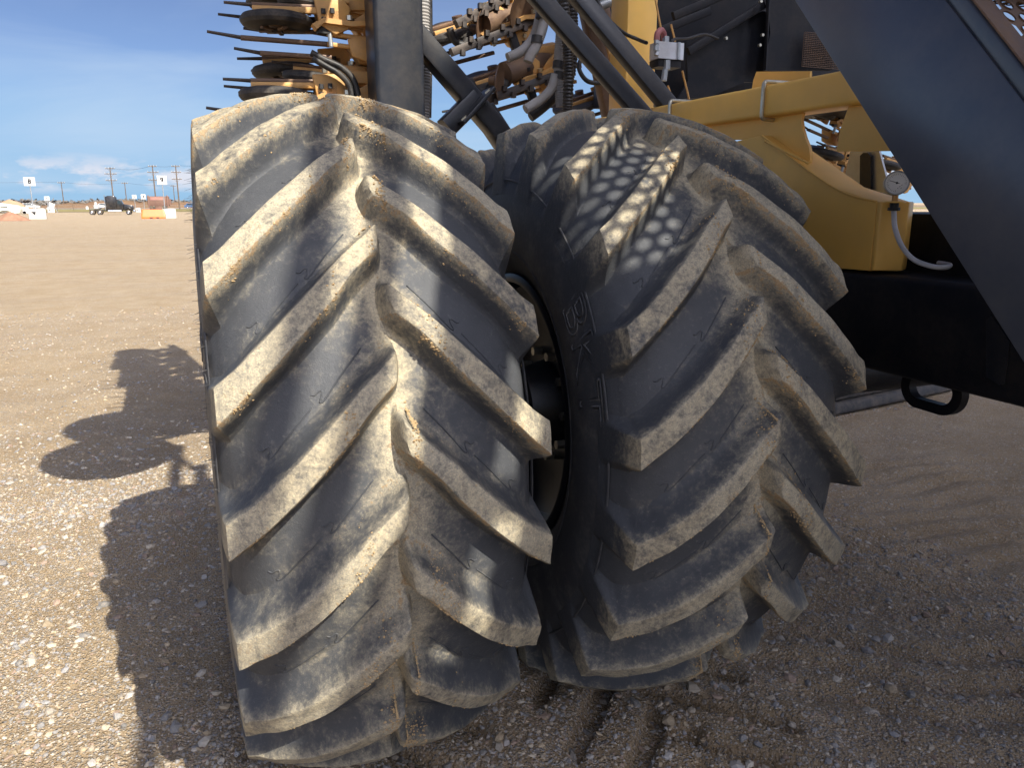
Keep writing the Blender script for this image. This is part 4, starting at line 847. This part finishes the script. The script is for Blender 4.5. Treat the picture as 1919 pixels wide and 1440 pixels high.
# ------------------------------------------------------------------ dark ground-level roller beyond the right tyre
p0 = onX(1560, 740, 3.4)
g0 = Vector((4.7, 4.95, .0)); g1 = Vector((8.2, 5.55, .0)); mb = MB(); dxy = (g1 - g0).normalized(); nrm = Vector((-dxy.y, dxy.x, 0))
for h0, h1, w in ((0, .10, .70), (.10, .46, .56)):
    mb.prism([g0 + nrm * (.35 - w / 2) + Vector((0, 0, h0)), g0 + nrm * (.35 + w / 2) + Vector((0, 0, h0)), g0 + nrm * (.35 + w / 2 * .9) + Vector((0, 0, h1)), g0 + nrm * (.35 - w / 2 * .9) + Vector((0, 0, h1))], g0, g1)
o = mb.build('steel_skid', M['wheelrub']); bevel_obj(o, .03, 3); tag(o, 'long dark grey skid lying on the ground beyond the right tyre', 'skid')

# ------------------------------------------------------------------ background yard
# road, grass verge, far fields, tree line
def strip(name, ya, yb, z, col, label=None, kind='structure', xa=-400, xb=500, n=60):
    xs = np.linspace(xa, xb, n); m = Mat(name + ' surface'); q = m.noise(.08, 5, .6); q2 = m.noise(.9, 4, .6)
    mt = m.out(m.mix(m.step(m.math('ADD', q, m.math('MULTIPLY', q2, .3)), .45, .85), tuple(c * .75 for c in col), tuple(min(1, c * 1.2) for c in col)), .95, 0, .1)
    V = [(x, ya + .4 * math.sin(x * .13), z) for x in xs] + [(x, yb + .6 * math.sin(x * .09 + 1), z) for x in xs]
    return tag(link(name, mesh_data(name, V, [(i, i + 1, n + i + 1, n + i) for i in range(n - 1)], [mt])), label, kind=kind)
strip('grass_verge', 178, 250, .06, (.22, .185, .085), 'dry grass verge beside the road')
strip('road', 252, 275, .10, (.33, .31, .28), 'pale highway crossing behind the yard')
strip('field', 282, 2600, .07, (.19, .135, .085), 'brown stubble field beyond the road')
# dirt bank
mb = MB(); xs = np.linspace(-62, 12, 60); V = []
for x in xs:
    h = 2.3 * max(0, 1 - ((x + 22) / 36) ** 2) * (1 + .12 * math.sin(x * .7) + .08 * math.sin(x * 1.9)); V += [(x, 292, -.1), (x, 296, h * .6 + .02), (x, 301, h + .02), (x, 312, -.1)]
o = MB().add(V, [(i * 4 + j, i * 4 + j + 1, (i + 1) * 4 + j + 1, (i + 1) * 4 + j) for i in range(59) for j in range(3)]).build('dirt_bank', paint('bank soil', (.17, .105, .065), .95, .3, (.2, .15, .08), .3, .1)); tag(o, 'low brown dirt bank beyond the road', kind='structure')
mb = MB(); V = []
for i in range(13):
    for j in range(24):
        t = i / 12; a = 2 * PI * j / 24; r = 5.2 * (1 - t) * (1 + .1 * math.sin(3 * a + i)); V.append((r * math.cos(a), r * math.sin(a), 2.7 * (t ** .8)))
o = MB().add(V, [(i * 24 + j, i * 24 + (j + 1) % 24, (i + 1) * 24 + (j + 1) % 24, (i + 1) * 24 + j) for i in range(12) for j in range(24)]).build('dirt_mound', paint('mound soil', (.34, .22, .14), .95, .3, scale=.5, spec=.1), None, far(20, 388, 230)); tag(o, 'pale tan heap of soil behind the cream truck', 'dirt mound')
# far tree line reads as one mass
g = np.random.default_rng(9); V, Fc = [], []
for k in range(1500):
    x = g.uniform(-420, 420); Y = g.uniform(640, 760); h = g.uniform(2, 4.6) * (.75 + .5 * vnoise(np.array([x]), np.array([0.]), .02, 3)[0] * 2 + .25)
    for _ in range(7):
        c_ = np.array((x + g.normal(0, 3.2), Y + g.normal(0, 2), h * g.uniform(.15, .95))); n0 = len(V); q = g.normal(0, 1, (4, 3)) * (1.5, 1.3, .8)
        V += list(c_ + q); Fc += [(n0, n0 + 1, n0 + 2), (n0, n0 + 2, n0 + 3), (n0, n0 + 1, n0 + 3), (n0 + 1, n0 + 2, n0 + 3)]
tag(link('tree_line', mesh_data('tree_line', V, Fc, [paint('bare brush', (.15, .14, .135), .9, .3, (.12, .11, .06), .1, .1)], False)), 'distant grey brown tree line along the horizon', 'tree line', kind='stuff')

# utility poles
def pole(px_, base_py, top_py, Y, arms, label, grp='utility poles along the road', wires=True):
    b = far(px_, base_py, Y); t = onY(px_, top_py, Y); H_ = t.z; w = max(.16, H_ * .0145)
    root = thing('utility_pole', label, 'utility pole', b, grp)
    mb = MB(); mb.cyl((0, 0, -.2), (0, 0, H_), w * 1.15, w * .75, 10); mb.build('mast', M['wood'], root)
    for z, l in arms:
        mb = MB(); mb.beam((-l / 2, -.1, H_ - z), (l / 2, -.1, H_ - z), .16, .2, r=.02); ca = mb.build('crossarm', M['wood'], root)
        for s in (-.46, -.16, .16, .46):
            mb = MB(); mb.cyl((l * s, -.1, H_ - z + .1), (l * s, -.1, H_ - z + .36), .07, .05, 8); mb.build('insulator', M['concrete'], ca)
        if l > 2.5:
            for s in (-1, 1): mb = MB(); mb.beam((s * l * .3, -.1, H_ - z), (0, -.1, H_ - z - .9), .06, .06); mb.build('arm_brace', M['wood'], ca)
    return root, Vector((b.x, b.y, H_))
tops = []
for a in ((216, 398, 314, 262, ((.3, 2.6), (1.8, 3.2), (3.7, 3.0)), 'tall utility pole with three crossarms behind the black semi truck'),
          (295, 399, 310, 248, ((.3, 2.2), (1.9, 2.9), (4.0, 2.7)), 'tall utility pole with crossarms rising behind the brown dump truck'),
          (338, 399, 310, 248, ((.3, 2.2), (1.9, 2.6), (3.8, 2.7)), 'rightmost tall utility pole with crossarms, next to the tyre'),
          (121, 388, 341, 330, ((.3, 2.4),), 'thin utility pole left of the semi truck'),
          (239, 388, 342, 330, ((.3, 2.2),), 'thin utility pole just right of the semi truck cab'),
          (329, 388, 347, 350, ((.3, 2.2),), 'smallest thin utility pole near the tyre')):
    tops.append(pole(*a)[1])
def wire(a, b, sag, label, r=.035):
    mb = MB(); mb.tube([a.lerp(b, t) - Vector((0, 0, sag * 4 * t * (1 - t))) for t in (0, .2, .4, .5, .6, .8, 1)], r, 4); tag(mb.build('power_wire', M['ink']), label, 'wire', 'power wires')
wire(tops[0], tops[1], .9, 'power wire between the two leftmost tall poles'); wire(tops[1], tops[2], .4, 'power wire between the two rightmost tall poles'); wire(tops[2], tops[2] + Vector((60, 0, 1)), 1, 'power wire running on behind the tyre')
wire(tops[3], tops[4], .8, 'power wire between the two thin poles'); wire(tops[4], tops[5], .6, 'power wire between the thin poles on the right'); wire(tops[3] + Vector((-120, 0, 0)), tops[3], .8, 'power wire running off to the left edge')

# numbered yard signs in white blocks
def digits(txt, size, parent, loc_):
    cu = bpy.data.curves.new('digit', 'FONT'); cu.body = txt; cu.size = size; cu.align_x = 'CENTER'; cu.align_y = 'CENTER'; cu.extrude = .01; cu.offset = size * .035
    o = bpy.data.objects.new('digit', cu); C.objects.link(o); bpy.context.view_layer.update()
    me = bpy.data.meshes.new_from_object(o.evaluated_get(bpy.context.evaluated_depsgraph_get())); bpy.data.objects.remove(o); me.materials.clear(); me.materials.append(M['ink'])
    return link('numeral', me, parent, loc_, (PI / 2, 0, 0))
def sign(px_, py_t, py_b, wpx, base_py, Y, txt, label, rz=0):
    b = far(px_, base_py, Y); top = onY(px_, py_t, Y); bot = onY(px_, py_b, Y); w = wpx * Y / F / .98; h = top.z - bot.z
    root = thing('number_sign', label, 'sign', b, 'numbered yard signs', rz)
    mb = MB(); mb.cyl((0, .06, -.1), (0, .06, bot.z + .1), .055, n=8); mb.build('sign_post', M['galv'], root)
    mb = MB(); mb.box((0, 0, (top.z + bot.z) / 2), (w, .05, h), r=.01); mb.build('sign_panel', M['white'], root)
    mb = MB()
    for s in (-1, 1): mb.box((s * (w / 2 - .02), -.028, (top.z + bot.z) / 2), (.04, .02, h)); mb.box((0, -.0285, (top.z + bot.z) / 2 + s * (h / 2 - .02)), (w - .09, .02, .04))
    mb.build('panel_edge', M['concrete'], root)
    digits(txt, h * .72, root, (0, -.045, (top.z + bot.z) / 2)); return root
sign(65, 332, 348.5, 15.5, 408, 104, '8', 'tall white sign with a black 8 standing in a white concrete block')
sign(311, 329, 346, 14.5, 408, 104, '9', 'tall white sign with a black 9 beside the orange barrier')
sign(92, 368, 376, 7, 399, 175, '3', 'small distant white sign with the numeral 3')
sign(255, 365, 372.5, 6.5, 396, 190, '5', 'small distant white sign with the numeral 5, right of the semi truck')
sign(272, 364, 373, 7, 396, 190, '4', 'small distant white sign with the numeral 4, left of the brown dump truck')
def block(px_, base_py, Y, wpx, hpx, label, notch=True, rz=.12, mat='concrete'):
    b = far(px_, base_py, Y); w = wpx * Y / F; h = hpx * Y / F
    root = thing('concrete_block', label, 'block', (b.x, b.y, 0), 'white blocks in the yard', rz)
    mb = MB(); mb.box((0, 0, h / 2), (w, w * .55, h), r=.05); mb.build('block_body', M[mat], root)
    if notch:
        mb = MB(); z = h * .55; s = w * .16; mb.prism([(-w * .32, -w * .276, z + s * .7), (-w * .32 + s * 1.6, -w * .276, z + s * .7), (-w * .32 + s * 1.2, -w * .276, z - s * .8)], (0, 0, 0), (0, -.012, 0)); mb.build('fork_pocket', M['ink'], root)
    mb = MB(); mb.box((w * .1, 0, h + .03), (w * .6, w * .3, .06)); mb.build('block_cap', M['concrete'], root); return root
block(72, 410.5, 103, 24, 16, 'white concrete block holding the number 8 sign')
block(318, 409, 103.5, 21, 15, 'white block right behind the orange barrier', False)
block(97, 400, 172, 10, 7, 'small white block left of the semi truck', True); block(260, 399, 168, 8, 7, 'small white block in front of the semi truck bumper', True, 0)
block(163, 383, 240, 4, 5, 'tiny white box by the road left of the semi truck', False); b = far(40, 396, 178)
mb = MB(); mb.box((0, 0, 1.2), (2.6, .12, 1.1), r=.02); 
# white board trailer and leaning panel
r_ = thing('white_trailer', 'low white box trailer behind the sign block at left', 'trailer', far(41, 397, 150)); mb = MB(); mb.box((0, 0, .62), (2.15, 1.1, 0.95), r=.04); mb.build('trailer_box', M['white'], r_)
for s in (-.5, .5): mb = MB(); mb.lathe([(-.1, .001), (-.1, .25), (.1, .25), (.1, .001)], 16, 'Y', (s, -.45, .25)); mb.build('wheel', M['tyre_far'], r_)
r_ = thing('leaning_panel', 'white panel leaning on a frame behind the small white block', 'panel', far(99, 398, 176)); mb = MB(); mb.beam((-.5, 0, .4), (.1, .4, 1.75), 1.1, .06, up=(0, 1, 0)); mb.build('panel_board', M['concrete'], r_); mb = MB(); mb.beam((.9, .2, 0), (.1, .3, 1.6), .09, .09); mb.build('prop', M['galv'], r_)
# orange barrier
ob = thing('orange_barrier', 'bright orange plastic jersey barrier in front of the brown dump truck', 'barrier', far(289, 410.5, 102)); w = 33 * 102 / F / .985; k = w / 2
prof = [(-.42, 0), (-.42, .18), (-.24, .42), (-.13, 1.04), (.13, 1.04), (.24, .42), (.42, .18), (.42, 0)]
mb = MB(); V = [(x, y, z) for x in (-k - .12, -k + .1, k - .1, k + .12) for y, z in prof]; V = [(x if z < .5 else x * .90, y, z) for x, y, z in V]
mb.add(V, [(a * 8 + j, a * 8 + j + 1, (a + 1) * 8 + j + 1, (a + 1) * 8 + j) for a in range(3) for j in range(7)] + [tuple(range(8)), tuple(range(31, 23, -1))]); bo = mb.build('barrier_shell', M['orange'], ob); bevel_obj(bo, .03)
for x in (-.25, .45): mb = MB(); mb.box((x, -.415, .09), (.35, .03, .12)); mb.build('fork_slot', M['ink'], ob)

# road vehicles ------------------------------------------------------
def wheelset(root, pts, r, wd, mat='tyre_far', hub='chrome'):
    for x, y in pts:
        mb = MB(); mb.lathe([(-wd / 2, r * .5), (-wd / 2, r * .93), (-wd * .35, r), (wd * .35, r), (wd / 2, r * .93), (wd / 2, r * .5)], 24, 'Y', (x, y, r)); w_ = mb.build('wheel', M[mat], root)
        mb = MB(); mb.lathe([(-wd * .42, r * .52), (-wd * .30, r * .40), (-wd * .5, r * .16), (-wd * .5, .001)], 20, 'Y', (x, y, r)); mb.build('wheel_rim', M[hub], w_)
def shape(root, name, poly, y0, y1, mat, bev=.05):
    mb = MB(); mb.prism([(x, y0, z) for x, z in poly], (0, y0, 0), (0, y1, 0)); o = mb.build(name, M[mat], root); 
    if bev: bevel_obj(o, bev, 2, 25)
    return o
tr = thing('semi_truck', 'black sleeper cab semi truck without trailer, facing right', 'truck', far(212, 400.5, 136)); tr.scale = (.76, .76, .76)
shape(tr, 'frame_rail', [(-4.1, .75), (2.0, .75), (2.0, 1.0), (-4.1, 1.0)], -.45, .45, 'truckblack')
shape(tr, 'sleeper', [(-1.0, 1.0), (.95, 1.0), (.95, 3.45), (.55, 3.75), (-.55, 3.75), (-1.0, 3.55)], -1.15, 1.15, 'truckblack', .12)
cab = shape(tr, 'cab', [(.96, .95), (2.1, .95), (2.1, 2.15), (1.75, 2.95), (.96, 3.05)], -1.05, 1.05, 'truckblack', .06)
mb = MB(); mb.prism([(1.15, -1.062, 2.15), (1.9, -1.062, 2.15), (1.62, -1.062, 2.85), (1.15, -1.062, 2.85)], (0, 0, 0), (0, .01, 0)); mb.build('side_window', M['glass'], cab)
mb = MB(); mb.prism([(2.115, -.9, 2.2), (2.115, .9, 2.2), (1.80, .85, 2.9), (1.80, -.85, 2.9)], (0, 0, 0), (.012, 0, .006)); mb.build('windscreen', M['glass'], cab)
shape(tr, 'hood', [(2.11, .85), (3.9, .75), (4.0, 1.5), (3.75, 1.85), (2.11, 2.15)], -.85, .85, 'truckblack', .1)
shape(tr, 'fender', [(2.35, .95), (2.55, 1.35), (3.0, 1.5), (3.45, 1.35), (3.7, .9), (3.5, .9), (3.3, 1.2), (3.0, 1.32), (2.7, 1.2), (2.5, .95)], -1.15, -.8, 'truckblack', .03)
shape(tr, 'bumper', [(3.9, .4), (4.2, .42), (4.2, .95), (3.9, .98)], -1.15, 1.15, 'chrome', .04)
mb = MB(); mb.cyl((-.7, -1.0, .72), (1.75, -1.0, .72), .32, n=20); mb.build('fuel_tank', M['chrome'], tr)
mb = MB(); mb.cyl((-1.1, -1.0, .9), (-1.1, -1.0, 3.9), .08, n=12); mb.build('exhaust_stack', M['chrome'], tr)
mb = MB(); mb.box((-2.65, 0, 1.12), (1.0, .9, .14)); mb.build('fifth_wheel', M['blackdark'], tr)
wheelset(tr, [(-3.6, -1.0), (-2.25, -1.0), (3.0, -1.0), (-3.6, 1.0), (-2.25, 1.0), (3.0, 1.0)], .52, .34)
# white tank on the rear frame
mb = MB(); mb.lathe([(0, .001), (0, .36), (.45, .38), (.56, .22), (.9, .21), (.98, .09), (1.05, .001)], 20, 'Z'); tag(mb.build('white_drum', M['concrete'], None, tr.location + Vector((-2.2, -.05, .92))), 'white drum standing on the rear frame of the semi truck', 'drum')
dt = thing('dump_truck', 'rusty brown dump truck seen from behind, right of the semi truck', 'truck', far(299, 397.5, 165)); dt.scale = (.86, .86, .86)
shape(dt, 'dump_body', [(-2.15, 1.35), (2.1, 1.35), (2.15, 3.5), (-2.2, 3.5)], 0, 5, 'brown', .06)
mb = MB(); mb.box((-.1, -.04, 3.0), (2.9, .06, .7)); mb.build('tailgate_panel', paint('tailgate', (.26, .13, .11), .7, .4, scale=1), dt)
for x in (-1.95, 1.9): mb = MB(); mb.beam((x, -.1, .9), (x, -.1, 3.7), .28, .2); mb.build('body_post', M['brown'], dt)
wheelset(dt, [], .5, .3)
for x in (-1.55, -.95, .95, 1.55):
    mb = MB(); mb.lathe([(-.2, .2), (-.2, .7), (-.12, .78), (.12, .78), (.2, .7), (.2, .2)], 20, 'X', (x, .4, .78)); mb.build('wheel', M['tyre_far'], dt)
mb = MB(); mb.box((0, .1, .95), (1.2, .5, .7)); mb.build('axle_housing', M['brown'], dt)
mb = MB(); mb.box((2.35, 1.5, 2.3), (.5, .9, 1.3)); mb.build('side_tank', M['brown'], dt)
ct = thing('cream_truck', 'cream conventional truck hood cut by the left edge of the picture', 'truck', far(6, 412.5, 96))
shape(ct, 'cab', [(-3.2, .7), (-.6, .7), (-.5, 1.85), (-1.0, 2.65), (-3.2, 2.7)], -.95, .95, 'cream', .08)
cw = MB(); cw.prism([(-2.2, -.965, 1.7), (-.85, -.965, 1.7), (-1.15, -.965, 2.45), (-2.2, -.965, 2.45)], (0, 0, 0), (0, .01, 0)); cw.build('side_window', M['glass'], ct)
shape(ct, 'hood', [(-.55, .75), (1.75, .7), (1.82, 1.25), (1.55, 1.52), (.2, 1.75), (-.5, 1.85)], -.85, .85, 'cream', .12)
mb = MB(); mb.beam((.1, -.87, 1.42), (.75, -.87, 1.36), .02, .1); mb.build('hood_vent', M['ink'], ct)
shape(ct, 'fender', [(-.35, .6), (-.15, 1.02), (.4, 1.2), (1.0, 1.1), (1.45, .65), (1.2, .65), (.9, .95), (.4, 1.04), (0, .9), (-.15, .6)], -1.1, -.75, 'cream', .03)
mb = MB(); mb.box((-.15, -1.12, 2.05), (.28, .18, .75)); mb.build('side_mirror', M['ink'], ct)
wheelset(ct, [(-1.0, -.95), (-1.0, .95), (.55, .8)], .52, .3)
# mound of reddish soil in front of the cream truck
mb = MB(); V = []
for i in range(7):
    for j in range(20): t = i / 6; a = 2 * PI * j / 20; r = 1 - t; V.append((1.75 * r * math.cos(a) * (1 + .1 * math.sin(3 * a)), .7 * r * math.sin(a), .95 * t ** .8))
o = MB().add(V, [(i * 20 + j, i * 20 + (j + 1) % 20, (i + 1) * 20 + (j + 1) % 20, (i + 1) * 20 + j) for i in range(6) for j in range(20)]).build('soil_pile', paint('red soil', (.24, .125, .085), .95, .4, scale=3, spec=.1), None, far(21, 413, 94)); tag(o, 'small reddish soil pile in front of the cream truck wheel', 'soil pile')
def car(px_, py_, Y, mat, label, L=4.6):
    r_ = thing('parked_car', label, 'car', far(px_, py_, Y), 'vehicles on the highway'); r_.location.z = .10
    shape(r_, 'car_body', [(-L / 2, .35), (L / 2, .35), (L / 2, .8), (L * .28, .95), (-L / 2, 1.0)], -.85, .85, mat, .1)
    c_ = shape(r_, 'car_cabin', [(-L * .42, .98), (L * .26, .94), (L * .10, 1.5), (-L * .34, 1.52)], -.75, .75, mat, .1)
    mb = MB(); mb.prism([(-L * .34, -.76, 1.02), (L * .19, -.76, 1.0), (L * .08, -.76, 1.42), (-L * .31, -.76, 1.44)], (0, 0, 0), (0, .02, 0)); mb.build('side_window', M['glass'], c_)
    wheelset(r_, [(-L * .3, -.8), (L * .3, -.8), (-L * .3, .8), (L * .3, .8)], .33, .22)
car(57, 388.5, 262, 'white', 'white estate car passing on the highway at left', 5.0)
car(361, 386, 262, 'carblue', 'small blue car on the highway beside the tyre'); car(197, 388, 262, 'white', 'white vehicle on the highway just behind the semi truck rear', 4.2)
# wire fence along the verge
fz = thing('wire_fence', 'thin post and wire fence along the grass verge', 'fence', (-10, 205, 0))
for k in range(26):
    mb = MB(); mb.cyl((-50 + k * 3.2, 0, 0), (-50 + k * 3.2, 0, 1.3), .05, n=6); mb.build('fence_post', M['wood'], fz)
for z in (.5, .9, 1.25): mb = MB(); mb.cyl((-50, -.06, z), (30, -.06, z), .012, n=4); mb.build('fence_wire', M['galv'], fz)
